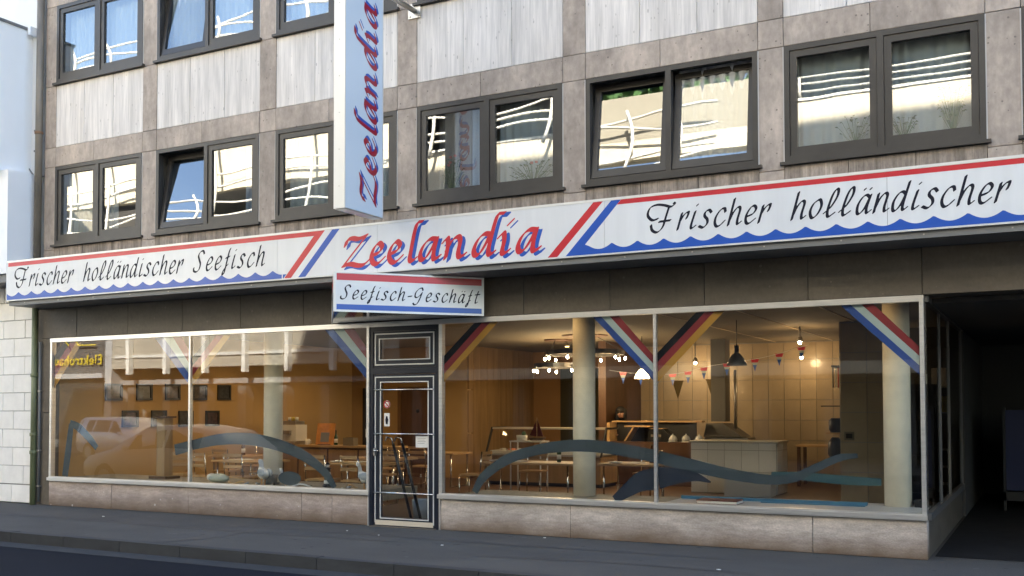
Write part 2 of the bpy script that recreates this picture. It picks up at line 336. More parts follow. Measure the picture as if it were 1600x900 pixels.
def window(i, r, tilt=(0, 0)):
    x0, x1 = WX[i]; z0, z1 = ZB[r]; xm = (x0 + x1) / 2; F = .065; D0, D1 = -.012, .085
    m = MB()
    m.box(x0 + .006, x1 - .006, D0, D1, z1 - F, z1 - .004); m.box(x0 + .006, x1 - .006, D0, D1, z0 + .02, z0 + .02 + F)
    m.box(x0 + .006, x0 + F, D0, D1, z0 + .02 + F, z1 - F); m.box(x1 - F, x1 - .006, D0, D1, z0 + .02 + F, z1 - F)
    m.box(xm - .035, xm + .035, D0, D1, z0 + .02 + F, z1 - F)
    wd = m.build('window', M_BRONZE, bld)
    B(x0 - .04, x1 + .04, -.055, .05, z0 - .018, z0 + .018).build('sill', M_BRONZE, wd)
    MB().box(x0 - .008, x0 + .005, -.004, .06, z0 + .02, z1 - .01).build('sealant_joint', M_SEAL, wd)
    MB().box(x1 - .005, x1 + .008, -.004, .06, z0 + .02, z1 - .01).build('sealant_joint', M_SEAL, wd)
    for k, (a, b) in enumerate(((x0 + F, xm - .035), (xm + .035, x1 - F))):
        za, zc = z0 + .02 + F, z1 - F; W = .075; ya, yb = .004, .075
        a += .004; b -= .004; za += .004; zc -= .004
        m = MB(); m.box(a, b, ya, yb, zc - W, zc); m.box(a, b, ya, yb, za, za + W + .02); m.box(a, a + W, ya, yb, za + W + .02, zc - W); m.box(b - W, b, ya, yb, za + W + .02, zc - W)
        g = B(a + W - .006, b - W + .006, .030, .042, za + W + .014, zc - W + .006)
        if tilt[k]:
            M_ = Matrix.Translation((0, .06, za)) @ Matrix.Rotation(R(-tilt[k]), 4, 'X') @ Matrix.Translation((0, -.06, -za))
            m.rot(M_); g.rot(M_)
        m.build('sash', M_BRONZE, wd); g.build('pane', M_GLU, wd)
    return wd
TILT = {(1, 0): (9, 0), (4, 0): (7.5, 7.5), (1, 1): (8, 0)}
for r in range(2):
    for i in range(8):
        if r == 1 and i > 4: continue
        window(i, r, TILT.get((i, r), (0, 0)))

# shop storey: lintel, pier, plinth slabs
LX = [XL, -14.24] + [-13.05 + 1.187 * k for k in range(11)] + [0.0, 1.187, 2.374, 3.56, 4.75, 5.93, 7.12, XR]
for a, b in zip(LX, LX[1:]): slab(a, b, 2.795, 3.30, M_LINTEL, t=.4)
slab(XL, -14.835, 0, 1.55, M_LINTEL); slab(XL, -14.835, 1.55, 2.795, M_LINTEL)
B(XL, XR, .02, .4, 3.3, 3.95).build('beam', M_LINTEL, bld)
M_PL = M_PLINTH = None
def plinth_mat(nm='plinth_marble', col=(.57, .50, .44)):
    m = mat(nm, col, .55, noise=[((1.0, 1.0, 2.5), .68, 1.15, 6), ((5, 5, 22), .76, 1.12, 6), ((40, 40, 60), .8, 1.1, 4)], var=.05, bump=.5)
    t = m.node_tree; b = t.nodes['Principled BSDF']; L = t.links
    src = b.inputs['Base Color'].links[0].from_socket
    tc = _n(t, 'TexCoord'); sx = _n(t, 'SeparateXYZ'); L.new(tc.outputs['Object'], sx.inputs[0])
    nz = _n(t, 'TexNoise'); nz.inputs['Scale'].default_value = 2.2; nz.inputs['Detail'].default_value = 5; L.new(tc.outputs['Object'], nz.inputs['Vector'])
    ad = _n(t, 'Math', operation='MULTIPLY_ADD'); ad.inputs[1].default_value = -.22; L.new(nz.outputs['Fac'], ad.inputs[0]); L.new(sx.outputs['Z'], ad.inputs[2])
    mr = _n(t, 'MapRange'); mr.inputs['From Min'].default_value = -.10; mr.inputs['From Max'].default_value = .16; mr.inputs['To Min'].default_value = .9; mr.inputs['To Max'].default_value = 0; L.new(ad.outputs[0], mr.inputs['Value'])
    mx = _n(t, 'Mix', data_type='RGBA'); L.new(mr.outputs[0], mx.inputs[0]); L.new(src, mx.inputs[6]); mx.inputs[7].default_value = (.12, .07, .035, 1)   # rusty splash dirt
    L.new(mx.outputs[2], b.inputs['Base Color']); return m
M_PLINTH = plinth_mat(); M_PLINTHD = specks(plinth_mat('plinth_dirty', (.49, .40, .345)), 8, .15, (.60, .56, .52), .7)
for a, b in zip([-14.835, -13.35, -11.67, -9.48, -8.94], [-13.35, -11.67, -9.48, -8.94, -8.31]): slab(a, b, 0, .41, M_PLINTHD, y=-.03, t=.17)
for a, b in zip([-7.16, -5.27, -2.34], [-5.27, -2.34, -1.16]): slab(a, b, 0, .41, M_PLINTH, y=-.03, t=.17)
for a, b in ((.14, 2.5), (2.5, 4.75)): MB().box(-1.30, -1.163, a + G, b - G, 0, .40).build('stone_slab', M_LINTEL, bld)
# ---- the shop windows
def shop_window(x0, x1, mull, right_jamb=True, label=None):
    m = MB(); m.box(x0, x1, -.05, .05, .41, .485); m.box(x0, x1, -.045, .05, 2.725, 2.79)
    m.box(x0, x0 + .045, -.04, .045, .485, 2.725)
    if right_jamb: m.box(x1 - .045, x1, -.04, .045, .485, 2.725)
    fr = m.build('shop_window', M_ALU, bld); fr['label'] = label
    B(x0 - .01, x1 + .01, -.075, -.05, .418, .470).build('sill_rail', M_ALU, fr)
    for mx in mull: B(mx - .018, mx + .018, -.03, .03, .485, 2.725).build('mullion', M_ALU, fr)
    xs = [x0 + .045] + mull + [x1 - (.045 if right_jamb else .0)]
    for a, b in zip(xs, xs[1:]):
        aa = a + (.018 if a in mull else 0); bb = b - (.018 if b in mull else 0)
        B(aa, bb, -.006, .006, .485, 2.725).build('pane', M_GLS, fr)
    return fr
winL = shop_window(-14.83, -8.30, [-11.67], label='wide shop window with picture wall behind it')
winR = shop_window(-7.17, -1.165, [-4.16], label='wide shop window with fish counter behind it')
# return of the window into the passage
m = MB(); m.box(-1.20, -1.125, .05, 4.78, .41, .485); m.box(-1.20, -1.125, .05, 4.78, 2.725, 2.79)
for y in (1.5, 2.7, 4.74): m.box(-1.18, -1.14, y - .02, y + .02, .485, 2.725)
fr = m.build('shop_window', mat('dimmed_frame', (.10, .10, .098), .5, metal=.3), bld); fr['label'] = 'side shop window facing the dark passage'  # frame colour darkened to carry the dimness of the passage
ys = [.05, 1.5, 2.7, 4.74]
for a, b in zip(ys, ys[1:]): B(-1.166, -1.154, a + .02, b - .02, .485, 2.725).build('pane', M_GLS, fr)

# film stripes and waves on the panes (behind the glass)
def film(win, poly, m, y=.012, name='window_film'):
    return MB().prism(poly, 'y', y, y + .0008).build(name, m, win)
def flag3(win, cols, A, Bq, y=.012):
    """A, B: four points along each of the two cut edges"""
    for k in range(3):
        film(win, [A[k], A[k + 1], Bq[k + 1], Bq[k]], cols[k], y, 'flag_stripe')
M_FR = mat('film_red', (.22, .004, .008), .5); M_FB = mat('film_blue', (.005, .05, .25), .5); M_FK = mat('film_black', (.004, .004, .004), .6, spec=.1)
GER = [M_FK, M_FR, M_GOLD]; NED = [M_FB, M_FW, M_FR]
flag3(winL, GER, [(-14.784, 2.50), (-14.784, 2.31), (-14.784, 2.13), (-14.784, 1.95)], [(-14.56, 2.724), (-14.40, 2.724), (-14.25, 2.724), (-14.10, 2.724)])
flag3(winL, NED, [(-12.46, 2.724), (-12.27, 2.724), (-12.07, 2.724), (-11.88, 2.724)], [(-11.69, 1.95), (-11.69, 2.11), (-11.69, 2.27), (-11.69, 2.44)])
flag3(winL, GER, [(-11.65, 2.40), (-11.65, 2.26), (-11.65, 2.11), (-11.65, 1.95)], [(-11.30, 2.724), (-11.16, 2.724), (-11.01, 2.724), (-10.86, 2.724)])
flag3(winL, NED, [(-9.11, 2.724), (-8.95, 2.724), (-8.78, 2.724), (-8.60, 2.724)], [(-8.346, 1.98), (-8.346, 2.12), (-8.346, 2.26), (-8.346, 2.40)])
flag3(winR, GER, [(-7.125, 2.30), (-7.125, 2.18), (-7.125, 2.06), (-7.125, 1.95)], [(-6.66, 2.724), (-6.54, 2.724), (-6.42, 2.724), (-6.30, 2.724)])
flag3(winR, NED, [(-4.97, 2.724), (-4.86, 2.724), (-4.75, 2.724), (-4.63, 2.724)], [(-4.18, 1.92), (-4.18, 2.02), (-4.18, 2.12), (-4.18, 2.22)])
flag3(winR, GER, [(-4.14, 2.26), (-4.14, 2.15), (-4.14, 2.03), (-4.14, 1.91)], [(-3.66, 2.724), (-3.55, 2.724), (-3.44, 2.724), (-3.32, 2.724)])
flag3(winR, NED, [(-2.02, 2.724), (-1.91, 2.724), (-1.80, 2.724), (-1.68, 2.724)], [(-1.22, 1.95), (-1.22, 2.05), (-1.22, 2.15), (-1.22, 2.25)])
def ribbon(win, pts, wd, m, y=.016):
    c = crom(pts, 8); n = len(c); top = []; bot = []
    for i, p in enumerate(c):
        a = c[max(i - 1, 0)]; b = c[min(i + 1, n - 1)]; d = b - a; d = np.array([-d[1], d[0]]) / (np.linalg.norm(d) + 1e-9)
        t = i / (n - 1); ww = np.interp(t, np.linspace(0, 1, len(wd)), wd) / 2
        top.append(p + d * ww); bot.append(p - d * ww)
    m_ = MB()
    for i in range(n - 1): m_.face((bot[i][0], y, bot[i][1]), (bot[i + 1][0], y, bot[i + 1][1]), (top[i + 1][0], y, top[i + 1][1]), (top[i][0], y, top[i][1]))
    return m_.build('window_film', m, win)
ribbon(winL, [(-14.50, .49), (-14.44, .85), (-14.36, 1.36)], [.14, .15, .12], M_SWOOSH)
ribbon(winL, [(-14.40, 1.38), (-14.18, 1.30), (-13.92, 1.12), (-13.75, .97)], [.10, .14, .13, .10], M_SWOOSH, .019)
ribbon(winL, [(-12.01, .97), (-11.69, 1.04)], [.17, .16], M_SWOOSH)
ribbon(winL, [(-11.65, 1.05), (-11.11, 1.14), (-10.61, 1.16), (-10.12, 1.11), (-9.64, .99), (-9.29, .83), (-9.06, .66), (-8.93, .49)], [.15, .17, .18, .17, .15, .12, .09], M_SWOOSH)
film(winL, [(-9.74 + .21 * math.cos(a), .60 + .10 * math.sin(a)) for a in np.linspace(0, 6.28, 25)[:-1]], M_SWOOSH, .016)
ribbon(winR, [(-6.66, .51), (-6.52, .72), (-6.19, .94), (-5.82, 1.06), (-5.47, 1.12), (-5.1, 1.14), (-4.69, 1.11), (-4.18, 1.03)], [.09, .12, .13, .13, .14, .15, .15, .15], M_SWOOSH)
ribbon(winR, [(-4.14, 1.02), (-3.73, .93), (-3.27, .84), (-2.83, .79), (-2.55, .82), (-2.34, .92), (-2.06, 1.05), (-1.86, 1.08)], [.15, .15, .13, .11, .10, .09, .08, .05], M_SWOOSH)
ribbon(winR, [(-4.70, .49), (-4.52, .62), (-4.36, .72), (-4.18, .76)], [.10, .17, .24, .26], M_DOLPH)
ribbon(winR, [(-4.14, .77), (-3.95, .80), (-3.70, .80), (-3.5, .74)], [.26, .20, .11, .02], M_DOLPH)
ribbon(winR, [(-2.80, .86), (-2.45, .84), (-2.0, .81), (-1.62, .80)], [.04, .09, .10, .08], M_TEAL, .02)

# ---- the entrance door
m = MB(); m.box(-8.30, -8.245, -.03, .05, 0, 2.725); m.box(-7.225, -7.17, -.03, .05, 0, 2.725); m.box(-8.245, -7.225, -.03, .05, 2.66, 2.725); m.box(-8.245, -7.225, -.03, .05, 2.075, 2.165)
dframe = m.build('door_frame', M_DOOR, bld); 
B(-8.302, -7.168, -.045, .05, 2.7255, 2.789).build('head_rail', M_ALU, dframe)
for a, b in ((-8.318, -8.301), (-7.169, -7.153)): B(a, b, -.048, .05, .0, 2.724).build('alu_trim', M_ALU, dframe)
def ring(x0, x1, z0, z1, t, y0, y1):
    return MB().box(x0, x1, y0, y1, z1 - t, z1).box(x0, x1, y0, y1, z0, z0 + t).box(x0, x0 + t, y0, y1, z0 + t, z1 - t).box(x1 - t, x1, y0, y1, z0 + t, z1 - t)
tr = ring(-8.243, -7.227, 2.168, 2.658, .105, -.02, .04).build('transom_window', M_DOOR, bld)
ring(-8.215, -7.255, 2.195, 2.632, .016, -.028, -.019).build('alu_trim', M_ALUW, tr)
ring(-8.15, -7.32, 2.262, 2.565, .014, -.026, -.018).build('alu_trim', M_ALUW, tr)
B(-8.138, -7.332, .0, .008, 2.273, 2.553).build('pane', M_GLS, tr)
leaf = ring(-8.24, -7.23, .012, 2.07, .115, -.022, .035).build('door', M_DOOR, bld); leaf['label'] = 'glazed entrance door with navy frame and aluminium trim'
ring(-8.212, -7.258, .05, 2.04, .014, -.030, -.021).build('alu_trim', M_ALUW, leaf)
ring(-8.128, -7.342, .105, 1.972, .014, -.028, -.018).build('alu_trim', M_ALUW, leaf)
B(-8.124, -7.346, 0, .008, .11, 1.965).build('pane', M_GLS, leaf)
B(-8.20, -7.27, -.034, -.0225, .02, .085).build('kick_rail', mat('cream_rail', (.6, .52, .40), .5), leaf)
for z in (1.86, 1.26, .46): MB().tube([(-8.215, -.045, z), (-7.255, -.045, z)], .009, 8).build('push_bar', M_CHROME, leaf)
B(-8.215, -8.185, -.06, -.02, .96, 1.06).build('lock_plate', M_STEEL, leaf)
MB().tube([(-8.2, -.03, 1.03), (-8.2, -.075, 1.03), (-8.12, -.08, 1.03)], .010, 8).build('handle', M_CHROME, leaf)
st1 = MB().lathe([(.055, 0), (.055, .001)], n=24).rot(Matrix.Translation((-8.03, -.002, 1.66)) @ Matrix.Rotation(R(90), 4, 'X')).build('sticker', M_PAPER, leaf)
o = MB().tube([(-8.03 + .046 * math.cos(a), -.006, 1.66 + .046 * math.sin(a)) for a in np.linspace(0, 6.283, 25)[:-1]], .007, 6, closed=True).build('sticker_ring', M_RED, leaf)
MB().tube([(-8.062, -.006, 1.692), (-7.998, -.006, 1.628)], .006, 6).build('sticker_bar', M_RED, leaf)
B(-8.075, -7.985, -.004, -.001, 1.36, 1.54).build('sticker', M_PAPER, leaf)
MB().prism([(-8.045, 1.39), (-8.015, 1.39), (-8.005, 1.45), (-8.02, 1.50), (-8.04, 1.50), (-8.055, 1.45)], 'y', -.006, -.0045).build('sticker_print', M_INK, leaf)
B(-7.56, -7.345, -.004, -.001, 1.08, 1.235).build('notice', M_PAPER, leaf)
for k in range(4): B(-7.53, -7.40 - .02 * (k % 2), -.0055, -.0045, 1.20 - k * .022, 1.205 - k * .022).build('notice_line', M_GREY, leaf)
B(-8.25, -7.22, -.10, .05, -.03, .010).build('threshold', M_LINTEL, bld)

#@@INTERIORSHELL
# ---------------------------------------------------------------- shop interior shell
ZC = 3.05
B(-15.2, -1.3, .14, 12.2, -.04, .006).build('shop_floor', M_FLOOR, bld)
B(-15.2, -1.2, .40, 12.2, ZC, ZC + .1).build('shop_ceiling', M_CEIL, bld)
B(-15.3, -15.1, .36, 8.7, .006, ZC).build('picture_wall', M_OCHRE, bld)
bw = B(-15.1, -11.85, 8.7, 8.9, .006, ZC).build('back_wall', M_OCHRE, bld)
bdoor = B(-13.62, -12.70, 8.66, 8.70, .006, 2.03).build('back_door', M_WOODD, bw)
ring(-13.72, -12.60, -.0, 2.12, .09, 8.64, 8.699).build('door_frame', mat('door_frame_brown', (.14, .075, .03), .5), bdoor)
MB().ell((-13.16, 8.65, 1.55), (.05, .015, .05)).build('door_plate', M_BLACK, bdoor)
B(-14.75, -14.25, 8.66, 8.699, .006, 2.1).build('wall_opening', M_DARK, bw)
pw_ = B(-12.0, -11.80, 8.9, 12.1, .006, ZC).build('panel_wall', M_WOOD, bld)
for k in range(10): B(-11.80, -11.785, 8.92 + k * .32, 8.92 + k * .32 + .31, .05, ZC - .02).build('panel', M_WOOD, pw_)
for k in range(3): B(-11.84, -11.80, 8.71, 8.9, .05 + k, .04 + k + .98).build('panel', M_WOOD, pw_)
rw = B(-12.0, -8.6, 12.0, 12.2, .006, ZC).build('rear_partition', mat('rear_paint', (.36, .20, .08), .7), bld)
B(-11.0, -9.9, 11.95, 12.0, .006, 2.6).build('passage_opening', mat('olive_dark', (.05, .045, .022), .8), rw)
tw = B(-8.6, -1.4, 10.95, 11.1, .006, ZC).build('tiled_wall', M_GROUT, bld)
tx, tz = .345, .44
tm = None
for ix in range(20):
    for iz in range(7):
        x = -8.58 + ix * tx; z = .02 + iz * tz
        if x > -1.8: continue
        if tm is None:
            o = MB().cbox(0, tx - .008, 0, .012, 0, min(tz, 3.03 - .02) - .008, .003).build('wall_tile', M_WTILE, tw); tm = o.data
        else:
            o = bpy.data.objects.new('wall_tile', tm); COL.objects.link(o); o.parent = tw; o.matrix_parent_inverse = Matrix()
        o.location = (x, 10.937, z); 
        if iz == 6: o.scale = (1, 1, .85)
B(-8.62, -8.45, 8.8, 10.95, .006, ZC).build('partition', M_WOODD, bld)
# tiled block in the right-hand room
tb = B(-3.13, -2.25, 6.2, 6.9, .006, ZC).build('tiled_pier', M_GROUT, bld); tm2 = None
for ix in range(2):
    for iz in range(6):
        x = -3.12 + ix * .435; z = .03 + iz * .5
        if tm2 is None: o = MB().cbox(0, .427, 0, .012, 0, .49, .003).build('wall_tile', M_WTILE, tb); tm2 = o.data
        else: o = bpy.data.objects.new('wall_tile', tm2); COL.objects.link(o); o.parent = tb
        o.location = (x, 6.187, z)
B(-2.25, -1.32, 8.2, 8.3, .006, ZC).build('partition', M_ROOMD, bld)
B(-1.32, -1.2, 4.8, 11, 0, ZC).build('side_partition', M_ROOMD, bld)
for (cx, cy_) in ((-10.90, 1.0), (-5.53, 1.0), (-1.575, 1.0)):
    MB().lathe([(.15, .43), (.15, ZC)], (cx, cy_, 0), 32).build('round_column', M_COLUMN, bld)
# ceiling grid strips in the right-hand room
for x in (-5.3, -4.1, -2.9): B(x - .012, x + .012, 1.0, 10.9, ZC - .008, ZC - .001).build('ceiling_strip', mat('strip_pale', (.62, .5, .33), .6), bld)
# window ledges inside
B(-14.8, -8.35, .06, 1.25, .30, .455).build('display_ledge', mat('ledge_grey', (.30, .26, .19), .7, noise=[((9, 9, 9), .75, 1.2, 4)]), bld)
lr = B(-7.15, -4.2, .06, 1.25, .30, .44).build('display_ledge', MATS['ledge_grey'], bld)
B(-4.15, -1.22, .06, 1.25, .30, .462).build('display_ledge', mat('ledge_white', (.55, .54, .50), .5), bld)
# passage right of the shop
M_PASSAGE_SHADE = mat('shade_dark_plaster', (.05, .048, .045), .9)  # near-black colour holds the passage's shade on walls and ceiling
B(-1.12, XR - .2, .4, 9.3, 2.74, 2.79).build('passage_ceiling', M_PASSAGE_SHADE, bld)
st(B(-1.12, XR - .2, .30, 9.3, .004, .008).build('passage_floor_shade', mat('shade_dark_asphalt', (.022, .022, .023), .9, noise=[((3, 3, 3), .8, 1.2, 4)], spec=.1)))  # extra dark sheet over the pavement, passage shade put into its colour
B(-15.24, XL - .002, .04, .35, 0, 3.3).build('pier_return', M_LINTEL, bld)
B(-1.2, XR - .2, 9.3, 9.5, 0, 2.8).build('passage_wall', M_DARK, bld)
B(-1.2, -1.12, 4.80, 9.3, .0, 2.74).build('passage_wall', M_PASSAGE_SHADE, bld)

#@@SIGNS
# ---------------------------------------------------------------- pen-drawn lettering
SC = {  # brush script, upright, x-height 1
 'h': (1.0, [[(.1, 1.5), (.1, 0)], [(.1, .2), (.22, .7), (.42, 1.0), (.58, .88), (.57, .3), (.64, .03), (.8, .14)]]),
 'n': (.97, [[(.1, 1.0), (.1, 0)], [(.1, .2), (.22, .7), (.42, 1.0), (.58, .88), (.57, .3), (.64, .03), (.8, .14)]]),
 'r': (.80, [[(.12, .95), (.1, 0)], [(.11, .45), (.28, .85), (.5, 1.0), (.52, .82), (.48, .62)]]),
 'i': (.60, [[(.18, .98), (.13, .25), (.2, .01), (.4, .14)], [(.2, 1.33), (.22, 1.36)]]),
 's': (.93, [[(.62, .84), (.45, 1.0), (.26, .9), (.26, .68), (.48, .45), (.53, .2), (.35, .0), (.08, .1)]]),
 'c': (.93, [[(.6, .8), (.5, 1.0), (.3, .95), (.12, .6), (.12, .25), (.28, .0), (.48, .05), (.68, .28)]]),
 'e': (.90, [[(.14, .40), (.48, .55), (.58, .82), (.42, 1.0), (.24, .88), (.11, .5), (.17, .13), (.36, .0), (.66, .24)]]),
 'o': (.95, [[(.42, 1.0), (.17, .78), (.09, .36), (.28, .0), (.52, .18), (.63, .62), (.5, .96), (.36, .97)]]),
 'l': (.88, [[(.0, .22), (.28, .52), (.48, 1.05), (.46, 1.42), (.33, 1.46), (.2, 1.1), (.15, .4), (.26, .0), (.55, .18)]]),
 'a': (1.0, [[(.6, .86), (.42, 1.0), (.23, .88), (.09, .5), (.14, .1), (.28, .0), (.48, .3), (.62, .9)], [(.63, .98), (.58, .3), (.66, .02), (.82, .14)]]),
 'd': (1.07, [[(.6, .86), (.42, 1.0), (.23, .88), (.09, .5), (.14, .1), (.28, .0), (.48, .3), (.62, .9)], [(.64, 1.5), (.6, .3), (.68, .02), (.84, .14)]]),
 'S': (1.18, [[(.78, 1.3), (.62, 1.52), (.36, 1.48), (.22, 1.2), (.38, .88), (.58, .55), (.56, .15), (.32, -.03), (.05, .05), (-.02, .28)]]),
 'f': (.80, [[(.40, 1.5), (.33, 1.2), (.3, .5), (.27, -.2), (.17, -.42), (.08, -.3), (.2, .02), (.46, .32)], [(.14, .82), (.46, .90)]]),
 't': (.80, [[(.34, 1.4), (.27, .4), (.34, .02), (.54, .14)], [(.06, .98), (.60, 1.04)]]),
 '-': (.75, [[(.1, .5), (.5, .56)]]),
 'G': (1.35, [[(.85, 1.25), (.68, 1.52), (.36, 1.4), (.1, 1.0), (.12, .55), (.34, .42), (.62, .62), (.8, .95)], [(.82, 1.0), (.74, .3), (.58, -.25), (.3, -.4), (.08, -.22)]]),
 ' ': (.75, []),
}
SC['ä'] = (1.0, SC['a'][1] + [[(.24, 1.30), (.25, 1.33)], [(.54, 1.30), (.55, 1.33)]])
FCAP = (1.95, [[(.69, .75), (.34, .70), (.07, 1.02), (.22, 1.44), (.65, 1.59), (1.12, 1.52), (1.5, 1.4), (1.75, 1.53), (1.70, 1.62)],
               [(1.4, 1.41), (1.2, .83), (.99, .24), (.65, -.05), (.34, .09), (.26, .4)], [(.78, .57), (1.47, .60)]])
ZL = [  # broad-nib italic: (x0 in metres from the word's start, strokes in units of .265 m, already slanted)
 (0.000, [[(.22, 1.06), (.33, 1.33), (.62, 1.40), (1.02, 1.34), (1.5, 1.46)], [(1.46, 1.42), (.08, .06)], [(.08, .06), (.5, .12), (.95, .02), (1.3, .02), (1.62, .22)]]),
 (0.440, [[(.22, .46), (.6, .58), (.78, .84), (.58, 1.04), (.28, .80), (.13, .4), (.24, .09), (.5, .02), (.88, .28)]]),
 (0.718, [[(.22, .46), (.6, .58), (.78, .84), (.58, 1.04), (.28, .80), (.13, .4), (.24, .09), (.5, .02), (.88, .28)]]),
 (0.985, [[(1.12, 1.93), (.80, 1.86), (.62, 1.45), (.42, .6), (.33, .15), (.44, .01), (.66, .12)]]),
 (1.198, [[(1.05, .98), (.68, 1.0), (.32, .72), (.12, .3), (.2, .04), (.45, .12), (.82, .6), (1.0, .92)], [(1.08, 1.0), (.88, .32), (.92, .02), (1.22, .14)]]),
 (1.580, [[(.0, .80), (.22, .97), (.24, .6), (.10, .02)], [(.18, .42), (.48, .84), (.80, 1.0), (.92, .78), (.80, .25), (.88, .02), (1.18, .14)]]),
 (1.985, [[(1.0, .98), (.66, 1.0), (.32, .72), (.12, .3), (.2, .04), (.45, .12), (.80, .6), (.98, .95)], [(1.80, 1.92), (1.45, 1.88), (1.26, 1.5), (1.06, .85), (.90, .25), (.96, .02), (1.2, .12)]]),
 (2.375, [[(.0, .80), (.24, .97), (.26, .6), (.14, .14), (.24, .01), (.50, .14)], [(.52, 1.36), (.70, 1.50)]]),
 (2.600, [[(1.05, .98), (.68, 1.0), (.32, .72), (.12, .3), (.2, .04), (.45, .12), (.82, .6), (1.0, .92)], [(1.08, 1.0), (.88, .32), (.92, .02), (1.22, .14)]]),
]
def script_strokes(word, x0, base, u, sp=1.0, slant=.28, x1=None):
    """polylines in metres; x1: stretch the spacing so that the word ends there"""
    adv = sum((FCAP[0] if c == 'F' else SC[c][0]) for c in word); last = 1.0
    if x1 is not None: sp = ((x1 - x0) / u - .8) / (adv - SC[word[-1]][0])
    out = []; x = x0
    for c in word:
        g = FCAP if c == 'F' else SC[c]
        for s_ in g[1]:
            pl = crom(s_, 14)
            out.append([(x + (p[0] + (0 if c == 'F' else slant * p[1])) * u, base + p[1] * u) for p in pl])
        x += g[0] * u * sp
    return out
def lettering(strokes, a, b, ang, res, mapf, name, m, parent):
    """union of nib sweeps (nib half-length a at angle ang, edge radius b) -> one clean flat mesh by marching squares"""
    P = np.array([p for s_ in strokes for p in s_]); pad = a + b + 3 * res
    x0, z0 = P.min(0) - pad; x1, z1 = P.max(0) + pad; nx = int((x1 - x0) / res) + 2; nz = int((z1 - z0) / res) + 2
    Dm = np.full((nz, nx), 9.0); un = np.array([math.cos(ang), math.sin(ang)])
    for s_ in strokes:
        s_ = np.array(s_); seg = np.linalg.norm(np.diff(s_, axis=0), axis=1); L_ = np.concatenate([[0], np.cumsum(seg)])
        n = max(2, int(L_[-1] / (res * .8)) + 1); t = np.linspace(0, L_[-1], n)
        q = np.stack([np.interp(t, L_, s_[:, 0]), np.interp(t, L_, s_[:, 1])], 1)
        for p in q:
            i0 = max(0, int((p[0] - pad - x0) / res)); i1 = min(nx, int((p[0] + pad - x0) / res) + 2); j0 = max(0, int((p[1] - pad - z0) / res)); j1 = min(nz, int((p[1] + pad - z0) / res) + 2)
            gx = x0 + np.arange(i0, i1) * res - p[0]; gz = z0 + np.arange(j0, j1) * res - p[1]
            GX_, GZ_ = np.meshgrid(gx, gz); k = np.clip(GX_ * un[0] + GZ_ * un[1], -a, a)
            d = np.hypot(GX_ - k * un[0], GZ_ - k * un[1]) - b
            Dm[j0:j1, i0:i1] = np.minimum(Dm[j0:j1, i0:i1], d)
    m_ = MB(); ins = Dm < 0
    full = ins[:-1, :-1] & ins[1:, :-1] & ins[:-1, 1:] & ins[1:, 1:]; anyc = ins[:-1, :-1] | ins[1:, :-1] | ins[:-1, 1:] | ins[1:, 1:]
    for j in range(nz - 1):
        row = np.nonzero(anyc[j])[0]; k = 0
        while k < len(row):
            i = row[k]
            if full[j, i]:
                e = i
                while k + 1 < len(row) and row[k + 1] == e + 1 and full[j, e + 1]: k += 1; e += 1
                X0, X1, Z0, Z1 = x0 + i * res, x0 + (e + 1) * res, z0 + j * res, z0 + (j + 1) * res
                m_.face(mapf(X0, Z0), mapf(X1, Z0), mapf(X1, Z1), mapf(X0, Z1))
            else:
                cs = [(i, j), (i + 1, j), (i + 1, j + 1), (i, j + 1)]; poly = []
                for c0, c1 in zip(cs, cs[1:] + cs[:1]):
                    d0, d1 = Dm[c0[1], c0[0]], Dm[c1[1], c1[0]]
                    if d0 < 0: poly.append(c0)
                    if (d0 < 0) != (d1 < 0):
                        t = d0 / (d0 - d1); poly.append((c0[0] + (c1[0] - c0[0]) * t, c0[1] + (c1[1] - c0[1]) * t))
                if len(poly) > 2: m_.face(*[mapf(x0 + p[0] * res, z0 + p[1] * res) for p in poly])
            k += 1
    return m_.build(name, m, parent)

# ---------------------------------------------------------------- long fascia sign on the canopy
YS = -.67; SX0, SX1 = -15.1, 3.2
fas = thing('fascia_sign', 'long white fascia sign with red stripe, blue waves and script lettering', 'sign', (-6, -.3, 3.3), wc=True)
B(SX0, SX1, YS + .014, -.004, 3.385, 4.0).build('canopy_box', M_CANOPY, fas)
m = MB(); m.box(SX0 + .02, SX1, YS + .035, -.004, 3.30, 3.3845); m.build('canopy_underside', M_CANOPY, fas)
B(SX0, SX1, YS - .004, YS + .012, 4.001, 4.03).build('top_rail', M_ALUW, fas)
B(SX0, SX1, YS - .006, YS + .030, 3.372, 3.3845).build('bottom_rail', M_ALUW, fas)
B(SX0 - .012, SX0 - .001, YS, -.15, 3.385, 4.0).build('end_panel', M_SIGNW, fas)
px_ = [SX0, -12.3, -9.40, -7.72, -4.53, -1.43, 1.2, SX1]
for a, b in zip(px_, px_[1:]): B(a + .002, b - .002, YS, YS + .012, 3.387, 4.0).build('face_panel', M_SIGNW, fas)
for k in range(22): B(-14.7 + k * .8, -14.685 + k * .8, YS + .03, YS + .034, 3.33, 3.345).build('screw', M_STEEL, fas)
def poly_on_sign(poly, name, m, y): return MB().prism(poly, 'y', y - .001, y).build(name, m, fas)
y1 = YS - .0008
def wave(xa, xb, x_c0, left=None, right=None):
    """blue sea with scalloped top: crests at x_c0 + k*.3132"""
    pitch = .3132; top = []; x = xa
    while x < xb + 1e-6:
        t = ((x - x_c0) / pitch) % 1.0; top.append((x, 3.448 + .064 * abs(2 * t - 1) ** 1.9)); x += pitch / 16
    return top
t = wave(-15.09, -9.30, -14.803)
m = MB()
for (a, za), (b, zb_) in zip(t, t[1:]): m.face((a, y1, 3.392), (b, y1, 3.392), (b, y1, zb_), (a, y1, za))
m.face((-9.30, y1, 3.392), (-9.285, y1, 3.392), (-9.235, y1, 3.448), (-9.30, y1, 3.448)); m.build('blue_wave', M_BLUE, fas)
t = wave(-4.72, 3.19, -4.439)
